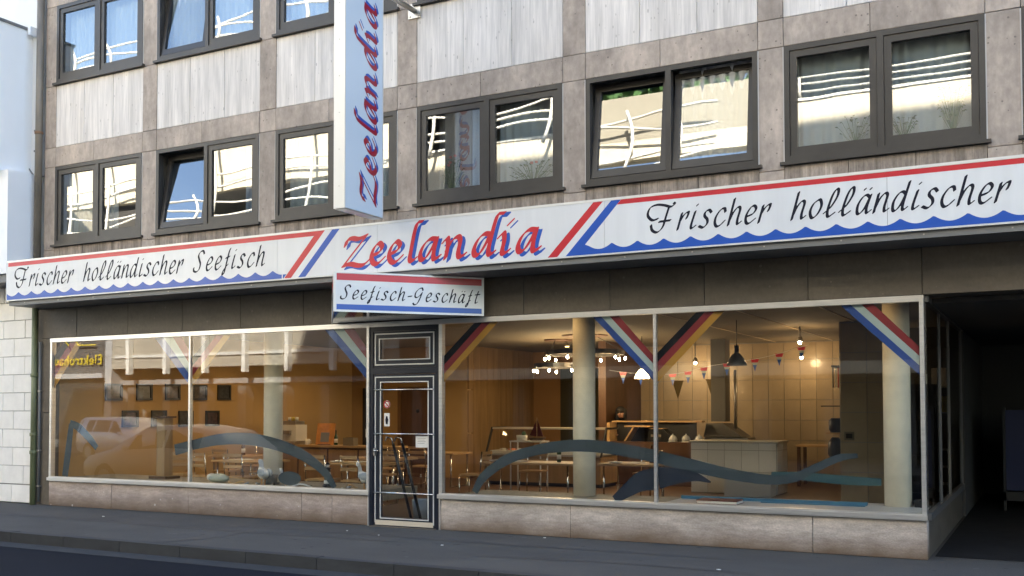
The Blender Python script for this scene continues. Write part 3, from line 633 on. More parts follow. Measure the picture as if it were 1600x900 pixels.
m = MB(); m.face((-5.025, y1, 3.392), (-4.72, y1, 3.392), (-4.72, y1, t[0][1]), (-4.775, y1, 3.512), (-4.325, y1, 3.998), (-4.445, y1, 3.998))
for (a, za), (b, zb_) in zip(t, t[1:]): m.face((a, y1, 3.392), (b, y1, 3.392), (b, y1, zb_), (a, y1, za))
m.build('blue_wave', M_BLUE, fas)
m = MB(); m.face((-15.065, y1, 3.935), (-8.765, y1, 3.935), (-8.578, y1, 3.998), (-15.065, y1, 3.998)); m.face((-9.275, y1, 3.392), (-9.155, y1, 3.392), (-8.578, y1, 3.998), (-8.765, y1, 3.935)); m.build('red_stripe', M_RED, fas)
m = MB(); m.face((-9.03, y1, 3.392), (-8.905, y1, 3.392), (-8.333, y1, 3.998), (-8.455, y1, 3.998)); m.build('blue_bar', M_BLUE, fas)
m = MB(); m.face((-5.26, y1, 3.392), (-5.135, y1, 3.392), (-4.548, y1, 3.998), (-4.668, y1, 3.998)); m.build('red_bar', M_RED, fas)
m = MB(); m.face((-4.375, y1, 3.944), (3.19, y1, 3.944), (3.19, y1, 3.998), (-4.322, y1, 3.998)); m.build('red_stripe', M_RED, fas)
mp = lambda y: (lambda x, z: (x, y, z))
for word, xa, xb in (('Frischer', -14.905, -13.50), ('holländischer', -13.29, -11.16), ('Seefisch', -10.965, -9.64), ('Frischer', -4.012, -2.61), ('holländischer', -2.41, -.305)):
    lettering(script_strokes(word, xa, 3.592, .19, x1=xb), .0130, .0050, R(38), .0055, mp(YS - .0018), 'lettering', M_INK, fas)
zst = lambda x0, zb_, s: [[(x0 + (xo + q[0] * .265) * s, zb_ + q[1] * .265 * s) for q in crom(pl, 16)] for xo, st_ in ZL for pl in st_]
lettering(zst(-8.245, 3.452, 1.0), .033, .008, R(40), .006, mp(YS - .0014), 'lettering_shadow', M_BLUE, fas)
lettering(zst(-8.29, 3.482, 1.0), .033, .008, R(40), .006, mp(YS - .0030), 'lettering', M_RED, fas)

# ---------------------------------------------------------------- projecting vertical sign
PX = -7.50
ps = thing('projecting_sign', 'tall vertical pale blue box sign projecting from the upper facade', 'sign', (-7.58, -1.2, 4.03), wc=True)
B(PX - .16, PX - .006, -1.65, -.875, 4.035, 7.85).build('sign_box', M_ALUW, ps)
B(PX - .165, PX + .001, -1.666, -1.651, 4.03, 7.86).build('edge_profile', M_ALUW, ps)
B(PX - .165, PX + .001, -.874, -.86, 4.03, 7.86).build('edge_profile', M_ALUW, ps)
B(PX - .155, PX - .002, -1.65, -.875, 4.022, 4.034).build('bottom_plate', M_STEEL, ps)
B(PX - .005, PX, -1.649, -.876, 4.036, 7.85).build('face_panel', M_SIGNP, ps)
B(PX - .166, PX - .161, -1.649, -.876, 4.036, 7.85).build('face_panel', M_SIGNP, ps)
yz = lambda dx: (lambda x, z: (PX + dx, -1.02 - z, x))
lettering(zst(4.185, -.03, .87), .029, .007, R(40), .006, yz(.0008), 'lettering_shadow', M_BLUE, ps)
lettering(zst(4.15, -.0, .87), .029, .007, R(40), .006, yz(.0022), 'lettering', mat('deep_red', (.33, .008, .03), .3), ps)
for z in (7.02, 5.0) if False else (7.02,):
    MB().tube([(-7.58, -.86, z), (-7.58, -.02, z)], .035, 12).build('bracket_arm', M_STEEL, ps)
    B(-7.68, -7.48, -.022, -.003, z - .10, z + .10).build('wall_plate', M_STEEL, ps)
    for a in (-7.65, -7.51):
        for zz in (z - .07, z + .07): MB().tube([(a, -.035, zz), (a, -.02, zz)], .012, 6).build('bolt', M_STEEL, ps)
for zz in np.arange(4.3, 7.8, .45): MB().tube([(PX - .08, -1.668, zz), (PX - .08, -1.673, zz)], .007, 6).build('screw', M_STEEL, ps)

# ---------------------------------------------------------------- wedge sign over the door
ws = thing('wedge_sign', 'wedge-shaped two-sided sign hanging under the canopy above the door', 'sign', (-7.75, -.5, 2.8), wc=True)
A_, Rr, Ll = Vector((-7.75, -1.54, 0)), Vector((-6.46, -.09, 0)), Vector((-8.90, -.09, 0))
MB().prism([(A_.x, A_.y + .012), (Rr.x - .012, Rr.y), (Ll.x + .012, Ll.y)], 'z', 2.812, 3.288).build('sign_box', M_ALUW, ws)
MB().prism([(A_.x, A_.y), (Rr.x, Rr.y), (Ll.x, Ll.y)], 'z', 2.80, 2.811).build('bottom_plate', mat('mirror_plate', (.5, .5, .48), .08, metal=1), ws)
for P0, P1 in ((A_, Rr), (Ll, A_)):
    d = (P1 - P0).normalized(); nrm = Vector((d.y, -d.x, 0)); Ln = (P1 - P0).length
    def fp(off): return lambda u, v, P0=P0, d=d, nrm=nrm: tuple(P0 + d * u + nrm * off + Vector((0, 0, v)))
    def strip(u0, u1, v0, v1, off, name, mm, th=.004):
        m = MB(); f0, f1 = fp(off - th), fp(off); n = 0
        m.v = [f0(u0, v0), f0(u1, v0), f0(u1, v1), f0(u0, v1), f1(u0, v0), f1(u1, v0), f1(u1, v1), f1(u0, v1)]
        m.f = [(0, 3, 2, 1), (4, 5, 6, 7), (0, 1, 5, 4), (1, 2, 6, 5), (2, 3, 7, 6), (3, 0, 4, 7)]; return m.build(name, mm, ws)
    strip(.0, Ln, 3.272, 3.290, .010, 'edge_profile', M_ALUW, .012); strip(.0, Ln, 2.795, 2.815, .010, 'edge_profile', M_ALUW, .012)
    strip(.0, .02, 2.8155, 3.2715, .010, 'edge_profile', M_ALUW, .012); strip(Ln - .02, Ln, 2.8155, 3.2715, .010, 'edge_profile', M_ALUW, .012)
    strip(.021, Ln - .021, 2.816, 3.271, .004, 'face_panel', M_SIGNW, .003)
    strip(.03, Ln - .03, 3.185, 3.268, .0055, 'red_stripe', M_RED, .001); strip(.03, Ln - .03, 2.822, 2.888, .0055, 'blue_stripe', M_BLUE, .001)
    lettering(script_strokes('Seefisch-Geschäft', 0.075, 2.955, .112, x1=Ln - .065), .0078, .0034, R(38), .004, fp(.0062), 'lettering', M_INK, ws)

# ---------------------------------------------------------------- drainpipes at the building's left corner
dp = thing('drainpipe', 'olive green drainpipe running down the corner beside the shop front', 'drainpipe', (-15.16, -.06, 0), wc=True)
MB().tube([(-15.185, -.07, .0), (-15.185, -.07, 3.32)], .048, 14).build('pipe', M_PIPE, dp)
MB().tube([(-15.155, -.07, 3.32), (-15.13, -.07, 10)], .06, 14).build('pipe', M_PIPEG, dp)
for z in (.85, 1.15, 2.15): MB().lathe([(.056, 0), (.060, .01), (.060, .05), (.056, .06)], (-15.185, -.07, z), 14).build('collar', M_PIPE, dp)
for z in (4.1, 6.28): MB().lathe([(.068, 0), (.071, .01), (.071, .035), (.068, .045)], (-15.145, -.07, z), 14).build('collar', mat('rusty_clip', (.22, .12, .06), .6), dp)
sp_ = thing('conduit_pipe', 'thin dark conduit pipe beside the green drainpipe', 'pipe', (-15.09, -.03, 0), wc=True)
MB().tube([(-15.095, -.03, .05), (-15.095, -.03, 2.74)], .022, 10).build('pipe', M_CANOPY, sp_)
for z in (.3, .9, 1.9): MB().box(-15.13, -15.06, -.055, -.003, z, z + .025).build('clip', M_STEEL, sp_)

# ---------------------------------------------------------------- white neighbour building on the left
nb = thing('white_building', 'bright white neighbouring building with tiled ground floor and projecting bay', 'building', (-20, 2, 0), wc=True)
gw = B(-30, -15.24, .03, 3, 0, 3.72).build('ground_floor_wall', M_GROUT, nb)
for iz in range(12):
    z = .02 + iz * .312; x = -15.25
    off = (.28 if iz % 2 else .56) if iz else .56
    x1 = -15.25; wdt = off * (1 if iz % 2 else 1)
    k = 0
    while x1 > -17.6:
        x0 = x1 - (wdt if k == 0 else .56)
        if iz == 0: MB().cbox(x0 + .004, x1 - .004, -.012, .03, z, z + .29).build('facing_tile', M_TILEW, gw)
        else: MB().cbox(x0 + .004, x1 - .004, random.uniform(.001, .006), .03, z, min(z + .304, 3.71)).build('facing_tile', M_TILEW, gw)
        x1 = x0; k += 1
B(-30, -17.6, .0, .03, 0, 3.72).build('ground_floor_wall', M_TILEW, nb)
B(-30, -15.25, -.50, 3, 3.725, 3.86).build('shadow_gap', M_CANOPY, nb)
B(-30, -15.27, -.55, 3, 3.86, 5.60).build('white_band', M_WHITE, nb)
B(-30, -15.20, .03, 3, 5.601, 16.5).build('upper_wall', mat('pale_render', (.74, .75, .74), .85, noise=[((.6, .6, .4), .95, 1.03, 4)]), nb)
bay = B(-30, -15.46, -.80, .03, 5.601, 8.12).build('bay', M_WHITE, nb)
B(-30, -15.43, -.82, .03, 8.12, 8.16).build('bay_capping', M_CANOPY, bay)
B(-15.40, -15.33, -.12, .02, 8.02, 8.16).build('wall_lamp', M_WHITE, nb)
MB().tube([(-15.47, -.01, 5.74), (-15.36, -.01, 5.62), (-15.28, -.01, 5.44), (-15.2, -.01, 5.35)], .012, 6).build('cable', M_CANOPY, nb)
for z in (6.0, 6.35): B(-15.30, -15.20, -.05, .03, z, z + .03).build('bracket', M_CANOPY, nb)
B(-15.27, -15.21, -.04, .03, 6.05, 6.32).build('junction_box', M_PAPER, nb)
B(-30, -15.24, 3, 14, 0, 16.5).build('rear_block', M_WHITE, nb)

# ---------------------------------------------------------------- across the street: parking garage, seen mirrored in the panes
YO = -18.0
gar = thing('parking_garage', 'cream parking garage with wavy white tube railings, mirrored in the upper windows', 'garage', (-11, YO, 0), wc=True)
def gband(x0, x1, z0, z1, m=M_CREAM, y=YO, name='wall_band', t=.35): return B(x0, x1, y - t, y, z0, z1).build(name, m, gar)
gband(-34.2, -20, 3.25, 8.5, mat('glazed_band', (.40, .365, .29), .6)); gband(-41, -20, 10.1, 13.4); gband(-41, -20, 14.6, 15.4); gband(-41, -34.2, 8.42, 8.5)
gband(-20, 14, 2.55, 2.9, y=YO + .15); gband(-20, 14, 2.9, 7.6, mat('shade_grey_render', (.07, .067, .06), .85)); gband(-20, 14, 7.6, 9.0, M_ROOMD, y=YO - .3); gband(-20, 14, 9.0, 10.43); gband(-20, 14, 12.5, 13.9); gband(-20, 14, 14.9, 15.6)  # lower wall: shade on cream put into the dark grey, cuts mirrored haze
gband(-20, 14, 10.43, 10.5, M_BARW, y=YO + .05, name='capping', t=.45)
B(-41, -34.2, YO - 5, YO - 4.6, 8.5, 15.2).build('inner_wall', M_ROOMD, gar); B(-41.4, -41, YO - 5, YO, 8.5, 15.4).build('end_wall', M_CREAM, gar)
B(-34.2, 14, YO - 5, YO - 4.6, 0, 15.2).build('inner_wall', M_ROOMD, gar)
for z in (2.6, 8.45, 10.2, 13.3): B(-34.2, 14, YO - 4.6, YO - .4, z, z + .2).build('deck', M_CONC, gar)
B(-34.6, -34.2, YO - 5, YO + .02, 0, 8.41).build('end_wall', mat('grey_end', (.4, .4, .39), .85), gar)
B(13.6, 14, YO - 5, YO - .36, 0, 15.5).build('end_wall', MATS['grey_end'], gar)
for k in range(8): B(-33.04 + 2.055 * k - .09, -33.04 + 2.055 * k + .09, YO + .02, YO + .25, 3.0, 8.5).build('fin', mat('fin_white', (.80, .78, .70), .5), gar)
for k in range(24):
    x = -33.5 + k * 2.0; B(x - .2, x + .2, YO - .8, YO - .36, 0, 2.5).build('pillar', mat('dark_concrete', (.09, .088, .082), .85), gar)
MB().box(-34.0, -20, YO + .003, YO + .06, 3.68, 3.80).build('ledge', M_BARW, gar)
gband(-20, -5, 15.6, 17.3, mat('dimmed_cream', (.30, .275, .21), .85));  # cream toned darker to hold down its sunlit brightness in the panes
hm = MB(); rg = random.Random(11)
for k in range(2600):
    c = Vector((rg.uniform(-20, -5), YO - .4 + rg.uniform(-.7, .3), 17.3 + 2.4 * rg.random() ** 1.2 * (.7 + .3 * math.sin(k % 97)))); a = Vector((rg.uniform(-1, 1), rg.uniform(-1, 1), rg.uniform(-1, 1))).normalized() * .22; b = a.cross(Vector((rg.uniform(-1, 1), rg.uniform(-1, 1), .5))).normalized() * .12
    hm.face(tuple(c - a), tuple(c + b), tuple(c + a), tuple(c - b))
tag(hm.build('roof_hedge', M_LEAF), 'green hedge on the roof of the parking garage, seen mirrored', 'hedge', kind='stuff')
# straight rails at the right, wavy tube lattice elsewhere
for z in (10.66, 10.86, 11.05): MB().tube([(-9, YO + .02, z), (14, YO + .02, z)], .035, 6).build('rail', M_BARW, gar)
for x in np.arange(-8.6, 14, 2.4): MB().tube([(x, YO + .02, 10.5), (x, YO + .02, 11.05)], .04, 6).build('rail_post', M_BARW, gar)
def wavy(x0, x1, zc, amp, ph, r=.045, y=YO + .45):
    xs = np.arange(x0, x1 + .01, .45)
    return MB().tube([(x, y + .08 * math.sin(x * .9 + ph), zc + amp * 1.3 * math.sin(x * .85 + ph) + .4 * amp * math.sin(x * .37 + 2 * ph)) for x in xs], r, 6).build('wavy_tube', M_BARW, gar)
rng = random.Random(3)
for z, a in ((8.75, .10), (9.15, .16), (9.55, .12), (10.35, .14), (10.75, .10), (15.75, .12), (16.1, .15), (16.45, .10)):
    wavy(-40.6, -20.2, z, a, rng.uniform(0, 6))
for z, a in ((10.75, .10), (11.0, .10), (11.45, .14), (11.8, .12), (12.2, .14), (14.4, .14), (14.75, .1), (15.8, .12), (16.2, .15)):
    wavy(-20, -9.2, z, a, rng.uniform(0, 6))
x = -40.2
while x < -9:
    for za, zc in (((8.4, 12.4), (15.3, 16.7)) if x < -20 else ((10.1, 12.9), (14.2, 16.4))):
        le = rng.uniform(-.35, .35); bo = rng.uniform(.1, .35)
        MB().tube([(x + le * t + bo * math.sin(3.14 * t), YO + .55, za + (zc - za) * t) for t in np.linspace(0, 1, 9)], .06, 6).build('leaning_post', M_BARW, gar)
    x += rng.uniform(1.5, 2.3)
# shop house left of the garage with yellow letters
eh = thing('electrical_shop', 'grey shop house with yellow lettering across the street, seen mirrored', 'building', (-45, YO, 0), wc=True)
B(-62, -34.65, YO - 6, YO - .2, 0, 8.4).build('wall', mat('shop_grey', (.10, .10, .095), .8), eh)
B(-60, -34.9, YO - .199, YO - .12, .4, 2.7).build('shop_window', M_CARG, eh)
B(-48, -34.7, YO - .199, YO + .1, 2.9, 3.1).build('ledge', MATS['grey_end'], eh)
fc = bpy.data.curves.new('letters', 'FONT'); fc.body = 'Elektrohaus'; fc.size = .60; fc.extrude = .015; fc.space_character = 1.12; fc.align_x = 'LEFT'
tmp = bpy.data.objects.new('tmp', fc); COL.objects.link(tmp); dg = bpy.context.evaluated_depsgraph_get()
me = bpy.data.meshes.new_from_object(tmp.evaluated_get(dg)); bpy.data.objects.remove(tmp)
me.transform(Matrix.Translation((-34.9, YO - .1, 3.48)) @ Matrix.Rotation(R(180), 4, 'Z') @ Matrix.Rotation(R(90), 4, 'X'))
me.materials.clear(); me.materials.append(M_YEL); link('lettering', me, eh)
for pts in ([(-35.3, 4.3), (-36.3, 4.3), (-36.5, 4.55), (-36.3, 4.8), (-35.6, 4.8)], [(-36.9, 4.3), (-37.5, 4.8), (-37.9, 4.3), (-38.6, 4.8)]):
    MB().tube([(a, YO - .06, b) for a, b in pts], .035, 6).build('neon_outline', M_YEL, eh)

# ---------------------------------------------------------------- cars (outside the frame, seen mirrored)
def car(name, label, loc, rz, paint, Lc=4.5, Wc=1.72, roof=1.45, estate=True):
    t = thing(name, label, 'car', loc, rz, 'cars mirrored in the shop window')
    hb = Wc / 2
    # stations along x (front = +x): (x, z low, z belt, z top, half width, top half width)
    if estate: ST = [(-2.25, .42, .80, .86, .72, .68), (-2.18, .32, .90, 1.36, .80, .60), (-1.9, .28, .93, roof, .84, .63), (-.6, .25, .92, roof + .01, hb, .64), (.15, .25, .90, roof - .02, hb, .63), (.62, .25, .88, 1.22, hb, .64), (1.0, .25, .86, .93, .85, .72), (1.7, .28, .80, .84, .82, .68), (2.12, .32, .68, .72, .74, .60), (2.24, .40, .58, .62, .66, .55)]
    else: ST = [(-2.05, .42, .82, .88, .72, .66), (-1.98, .32, .88, .98, .80, .66), (-1.45, .28, .90, 1.30, .84, .62), (-.6, .25, .90, roof, hb, .62), (.2, .25, .88, roof - .02, hb, .61), (.85, .25, .86, 1.08, hb, .66), (1.2, .25, .82, .90, .84, .70), (1.75, .28, .76, .79, .80, .66), (2.05, .34, .62, .66, .70, .58)]
    m = MB(); k = len(ST)
    for (x, zl, zb_, zt, w_, wt) in ST: m.v += [(x, -w_ * .92, zl), (x, -w_, (zl + zb_) / 2), (x, -w_ * .98, zb_), (x, -wt, zt), (x, -wt * .6, zt + .02), (x, wt * .6, zt + .02), (x, wt, zt), (x, w_ * .98, zb_), (x, w_, (zl + zb_) / 2), (x, w_ * .92, zl)]
    for i in range(k - 1):
        for j in range(10): m.f.append((i * 10 + j, i * 10 + (j + 1) % 10, (i + 1) * 10 + (j + 1) % 10, (i + 1) * 10 + j)); m.sm.add(len(m.f) - 1)
    m.f += [tuple(range(10))[::-1], tuple(range((k - 1) * 10, k * 10))]
    body = m.build('body', paint, t)
    xs = ((-2.0, -1.2), (-1.12, -.25), (-.17, .55)) if estate else ((-1.35, -.45), (-.37, .6))
    def at(x, col):
        X_ = [s_[0] for s_ in ST]; return float(np.interp(x, X_, [s_[col] for s_ in ST]))
    for sgn in (-1, 1):
        for a, b in xs:
            def pt(x, f): zb_, zt, w_, wt = at(x, 2), at(x, 3), at(x, 4) * .98, at(x, 5); zz = zb_ + (zt - zb_) * f; return (x, sgn * (w_ + (wt - w_) * f + .008), zz)
            q = [pt(a, .12), pt(b, .12), pt(b - (.12 if b > .4 else 0), .85), pt(a + .03, .85)]
            MB().face(*(q if sgn < 0 else q[::-1])).build('side_window', M_CARG, t)
        MB().ell((ST[-1][0] - .10, sgn * .52, .62), (.10, .16, .07)).build('headlight', M_LAMPG, t)
        MB().ell((ST[0][0] + .05, sgn * .62, .80), (.05, .08, .13)).build('tail_light', M_LAMPR, t)
        MB().ell((.55, sgn * (hb + .07), .95), (.06, .08, .06)).build('mirror', paint, t)
        for xw in (-1.35 if estate else -1.25, 1.35 if estate else 1.25):
            ty = MB().lathe([(.18, -.09), (.30, -.09), (.315, -.06), (.315, .06), (.30, .09), (.18, .09)], n=20).rot(Matrix.Translation((xw, sgn * (hb - .10), .315)) @ Matrix.Rotation(R(90), 4, 'X')).build('wheel', M_TYRE, t)
            MB().lathe([(.19, -.095), (.19, .095)], n=14).rot(Matrix.Translation((xw, sgn * (hb - .10), .315)) @ Matrix.Rotation(R(90), 4, 'X')).build('rim', M_STEEL, ty)
    def glassx(i, j, nm):
        a, b = ST[i], ST[j]; f0, f1 = .12, .88
        P = lambda s, f: (s[0], s[5], s[3] + .02)
        x0, z0, w0 = a[0], a[3] + .028, a[5] * .9; x1, z1, w1 = b[0], b[3] + .028, b[5] * .9
        q = [(x0 + (x1 - x0) * f0, -w0, z0 + (z1 - z0) * f0), (x0 + (x1 - x0) * f1, -w1, z0 + (z1 - z0) * f1), (x0 + (x1 - x0) * f1, w1, z0 + (z1 - z0) * f1), (x0 + (x1 - x0) * f0, w0, z0 + (z1 - z0) * f0)]
        MB().face(*q).build(nm, M_CARG, t)
    glassx(4, 6 if estate else 6, 'windscreen')
    B(ST[-1][0] - .06, ST[-1][0] + .03, -.66, .66, .36, .50).build('bumper', paint, t); B(ST[0][0] - .04, ST[0][0] + .06, -.70, .70, .38, .52).build('bumper', paint, t)
    return t
car('estate_car', 'silver estate car parked across the street, seen mirrored', (-27.2, -12.9, -.13), R(8), M_CARS)
car('hatchback_car', 'beige hatchback at the near kerb, seen mirrored in the shop window', (-16.1, -4.1, -.13), R(180), M_CARB, estate=False, roof=1.40)

# ---------------------------------------------------------------- curtains and plants behind the upper windows
ORD = ['first', 'second', 'third', 'fourth', 'fifth', 'sixth', 'seventh', 'eighth']
def curtain(i, r, x0, x1, m, z1=None, z0=None, amp=.022, y=.17, what='white sheer curtain', full=False):
    za, zc = ZB[r]; za = za + .02 if z0 is None else z0; zc = zc - .02 if z1 is None else z1
    n = max(12, int((x1 - x0) / .02)); mb = MB()
    for k in range(n + 1):
        x = x0 + (x1 - x0) * k / n; yy = y + amp * math.sin(x * 52 + i) * (.7 + .3 * math.sin(x * 17)); mb.v += [(x, yy, za), (x + .01 * math.sin(k), yy * 1.02, zc)]
    for k in range(n): mb.f.append((2 * k, 2 * k + 2, 2 * k + 3, 2 * k + 1)); mb.sm.add(k)
    o = mb.build('curtain', m)
    return tag(o, f'{what} in the {ORD[i]} {"lower" if r == 0 else "upper"}-row window from the left', 'curtain', 'curtains behind the upper windows')
for i, r, a, b, m, wh in ((0, 0, -14.70, -13.5, M_CURT, 'pale sheer curtain'), (1, 0, -10.75, -10.45, M_CURTB, 'pale blue curtain'), (2, 0, -9.9, -8.0, M_CURT, 'pale pleated curtain'),
                          (3, 0, -7.30, -6.80, M_CURTG, 'grey pleated curtain'), (4, 0, -3.9, -3.0, M_CURT, 'pale sheer curtain'), (5, 0, -2.5, -.64, M_CURT, 'full-width white sheer curtain'),
                          (0, 1, -14.7, -12.86, M_CURT, 'pale sheer curtain'), (1, 1, -12.35, -10.43, M_CURT, 'pale sheer curtain'), (2, 1, -9.9, -7.97, M_CURT, 'pale sheer curtain')):
    curtain(i, r, a, b, m, what=wh)
o = curtain(3, 0, -6.78, -6.42, M_CURTB, what='blue patterned curtain'); 
o = curtain(3, 0, -6.35, -5.45, M_CURT, what='white sheer curtain on the right half')
def leafy(name, label, x, z, h, n, spread, pot=True, flowers=0, y=.115, r_=random.Random(1), lm=M_LEAF):
    t = thing(name, label, 'plant', (x, y, z), 0, 'pot plants on the window sills')
    if pot: MB().lathe([(.02, 0), (.03, .02), (.036, .07), (.038, .08), (.034, .08)], n=16).build('pot', M_POT, t)
    mb = MB(); stems = MB()
    for k in range(n):
        a = r_.uniform(0, 6.28); rr = spread * math.sqrt(r_.random()); hz = .10 + h * r_.uniform(.25, 1) ; c = Vector((rr * math.cos(a), rr * math.sin(a) * .12, hz)); L_ = r_.uniform(.03, .055)
        stems.tube([(0, 0, .08), (c.x * .5, c.y * .5, hz * .6), tuple(c)], .0025, 4)
        d = Vector((math.cos(a), math.sin(a) * .6, r_.uniform(-.3, .5))).normalized(); s_ = d.cross(Vector((0, 0, 1))).normalized() * L_ * .45; up = Vector((0, 0, .01))
        mb.face(tuple(c), tuple(c + d * L_ * .5 + s_ + up), tuple(c + d * L_), tuple(c + d * L_ * .5 - s_ + up))
    mb.build('leaves', lm, t); stems.build('stems', lm, t)
    for k in range(flowers): MB().ell((r_.uniform(-.12, .12), r_.uniform(-.05, .03), h * r_.uniform(.8, 1.15) + .1), (.022, .022, .018), 8, 5).build('flower', M_FLOWER, t)
    return t
leafy('pot_plant', 'bushy geranium with pink flowers behind the fourth lower window', -7.05, 4.42, .42, 60, .17, flowers=5)
leafy('pot_plant', 'low green plant on the sill behind the fourth lower window', -5.85, 4.42, .28, 60, .32, flowers=2)
leafy('pot_plant', 'spiky thin-leaved plant behind the left half of the sixth window', -1.86, 4.42, .34, 26, .2, pot=False)
leafy('pot_plant', 'small leafy plant in a white bowl behind the sixth window', -1.35, 4.42, .22, 34, .13)
leafy('pot_plant', 'tall feathery plant in a white bowl at the sixth window end', -.86, 4.42, .5, 60, .14)
leafy('pot_plant', 'leafy plant on the sill behind the third lower window', -8.5, 4.42, .25, 36, .16)
for x in (-2.28, -2.05): tag(MB().lathe([(.05, 0), (.10, .02), (.12, .06), (.115, .065)], (x, .30, 4.42), 16).build('bowl', M_POT), 'empty white bowl on the sill behind the sixth lower window', 'bowl', 'white bowls on the sill')

# ---------------------------------------------------------------- lamps of the shop
WARM = (1, .64, .31)
def bulb(p, loc, r=.022): return MB().ell(loc, (r, r, r * 1.5), 10, 8).build('bulb', M_BULB, p)
def chandelier(label, c, rad, n, zt, w_):
    t = thing('chandelier', label, 'chandelier', c, 0, 'ring chandeliers')
    m = MB()
    for k in range(28):
        a0, a1 = 2 * math.pi * k / 28, 2 * math.pi * (k + 1) / 28
        q = [(rr * math.cos(a), rr * math.sin(a), z) for a in (a0, a1) for rr in (rad - .03, rad) for z in (-.045, .045)]
        n0 = len(m.v); m.v += q; m.f += [tuple(n0 + i_ for i_ in f) for f in ((0, 1, 5, 4), (2, 6, 7, 3), (1, 3, 7, 5), (0, 4, 6, 2))]
    m.build('ring', M_BLACK, t)
    for k in range(3): a = k * 2.094 + .5; MB().tube([(rad * .97 * math.cos(a), rad * .97 * math.sin(a), .04), (rad * .25 * math.cos(a), rad * .25 * math.sin(a), zt - c[2])], .006, 6).build('hanger', M_BLACK, t)
    MB().lathe([(rad * .55, -.03), (rad * .6, 0)], (0, 0, zt - c[2] - .002), 28).build('ceiling_plate', M_WOODD, t)
    for k in range(n):
        a = 2 * math.pi * k / n + .3; x, y = (rad + .02) * math.cos(a), (rad + .02) * math.sin(a)
        MB().tube([(x, y, -.04), (x, y, -.085)], .012, 8).build('lamp_holder', M_BLACK, t); bulb(t, (x, y, -.115), .022)
    for k in range(3): a = 2 * math.pi * k / 3; lamp('bulb_light', ((rad * .6) * math.cos(a), (rad * .6) * math.sin(a), -.16), w_, WARM, .12, t)
    return t
chandelier('dark wooden ring chandelier with lit bulbs behind the middle column', (-8.15, 7.0, 2.70), .78, 10, ZC, 24)
chandelier('smaller lower ring chandelier with lit bulbs beside the larger one', (-9.15, 7.9, 2.50), .52, 7, ZC, 20)
def pendant(label, c, lit=True, s=1.0, w_=26):
    t = thing('pendant_lamp', label, 'lamp', c)
    MB().lathe([(.03 * s, .19 * s), (.06 * s, .17 * s), (.12 * s, .09 * s), (.155 * s, 0), (.150 * s, 0), (.115 * s, .085 * s), (.055 * s, .16 * s)], n=24).build('lamp_shade', M_SHADE if lit else mat('smoky_shade', (.25, .24, .22), .15), t)
    MB().tube([(0, 0, .18 * s), (0, 0, .30 * s)], .035 * s, 12).build('lamp_holder', M_BLACK, t); MB().tube([(0, 0, .3 * s), (0, 0, ZC - c[2])], .006, 6).build('cord', M_BLACK, t)
    if lit: bulb(t, (0, 0, .05), .03); lamp('bulb_light', (0, 0, -.06), w_, WARM, .06, t)
    return t
pendant('lit glass pendant lamp beside the flag V in the window', (-7.25, 7.8, 2.20))
pendant('unlit smoky bell pendant hanging before the tiled wall', (-4.55, 5.0, 2.30), False, 1.1)
def spot(label, c, w_, tgt=(0, 1)):
    t = thing('spotlight', label, 'lamp', c, 0, 'ceiling spotlights')
    MB().tube([(0, 0, .0), (0, 0, ZC - c[2])], .012, 8).build('stem', M_STEEL, t); MB().lathe([(.03, .05), (.045, .0), (.055, -.05), (.05, -.05)], n=16).build('lamp_shade', M_STEEL, t)
    bulb(t, (0, 0, -.06), .028); lamp('bulb_light', (0, 0, -.13), w_, WARM, .06, t); return t
spot('bright ceiling spot close to the tiled pier', (-3.95, 7.0, 2.84), 22); spot('bare spot lighting the tiled wall beneath the ceiling beam', (-4.6, 10.2, 2.72), 24)
spot('small spot above the bunting', (-6.9, 10.2, 2.66), 24)
def downlight(c, k, w_):
    t = thing('ceiling_downlight', f'{k} small amber downlight on the shop ceiling', 'lamp', c, 0, 'ceiling downlights')
    MB().lathe([(.07, -.012), (.085, 0)], n=18).build('rim', M_STEEL, t); MB().lathe([(.055, -.018), (.055, -.0125)], n=16).build('diffuser', M_LED, t); lo = lamp('bulb_light', (0, 0, -.03), w_, WARM, .05, t); lo.data.type = 'SPOT'; lo.data.spot_size = R(150); lo.data.spot_blend = .6; return t
for k, (x, y, w_) in enumerate(((-13.5, 2.0, 100), (-13.7, 4.3, 100), (-13.5, 6.6, 100), (-11.4, 3.2, 46), (-11.4, 6.6, 40), (-9.9, 10.0, 20), (-5.9, .62, 12), (-2.1, .62, 12), (-11.6, .62, 12))):  # last three: unseen behind the lintel, added to brighten the columns
    downlight((x, y, ZC), ['first', 'second', 'third', 'fourth', 'fifth', 'sixth', 'seventh', 'eighth', 'added ninth', 'tenth'][k], w_)

# ---------------------------------------------------------------- pictures on the ochre wall
PW = [(1.32, 2.07), (2.03, 2.08), (2.73, 2.09), (3.45, 2.09), (4.13, 2.10), (1.70, 1.58), (2.39, 1.58), (3.08, 1.57), (3.80, 1.57)]
for k, (y, z) in enumerate(PW):
    row = 'upper' if k < 5 else 'lower'; nn = k if k < 5 else k - 5
    t = thing('framed_picture', f'black framed picture, {ORD[nn]} in the {row} row on the ochre wall', 'picture', (-15.1, y + .19, z - .155), wc=True, group='pictures on the ochre wall')
    m = MB(); X0, X1 = -15.097, -15.07
    m.box(X0, X1, y, y + .38, z - .045, z); m.box(X0, X1, y, y + .38, z - .31, z - .265); m.box(X0, X1, y, y + .045, z - .265, z - .045); m.box(X0, X1, y + .335, y + .38, z - .265, z - .045); m.build('frame', M_BLACK, t)
    B(X0, X0 + .010, y + .046, y + .334, z - .264, z - .046).build('print', mat('dark_print_%d' % (k % 3), ((.035, .026, .018), (.02, .022, .025), (.04, .022, .02))[k % 3], .3, noise=[((14, 14, 18), .3, 2.4, 3)]), t)

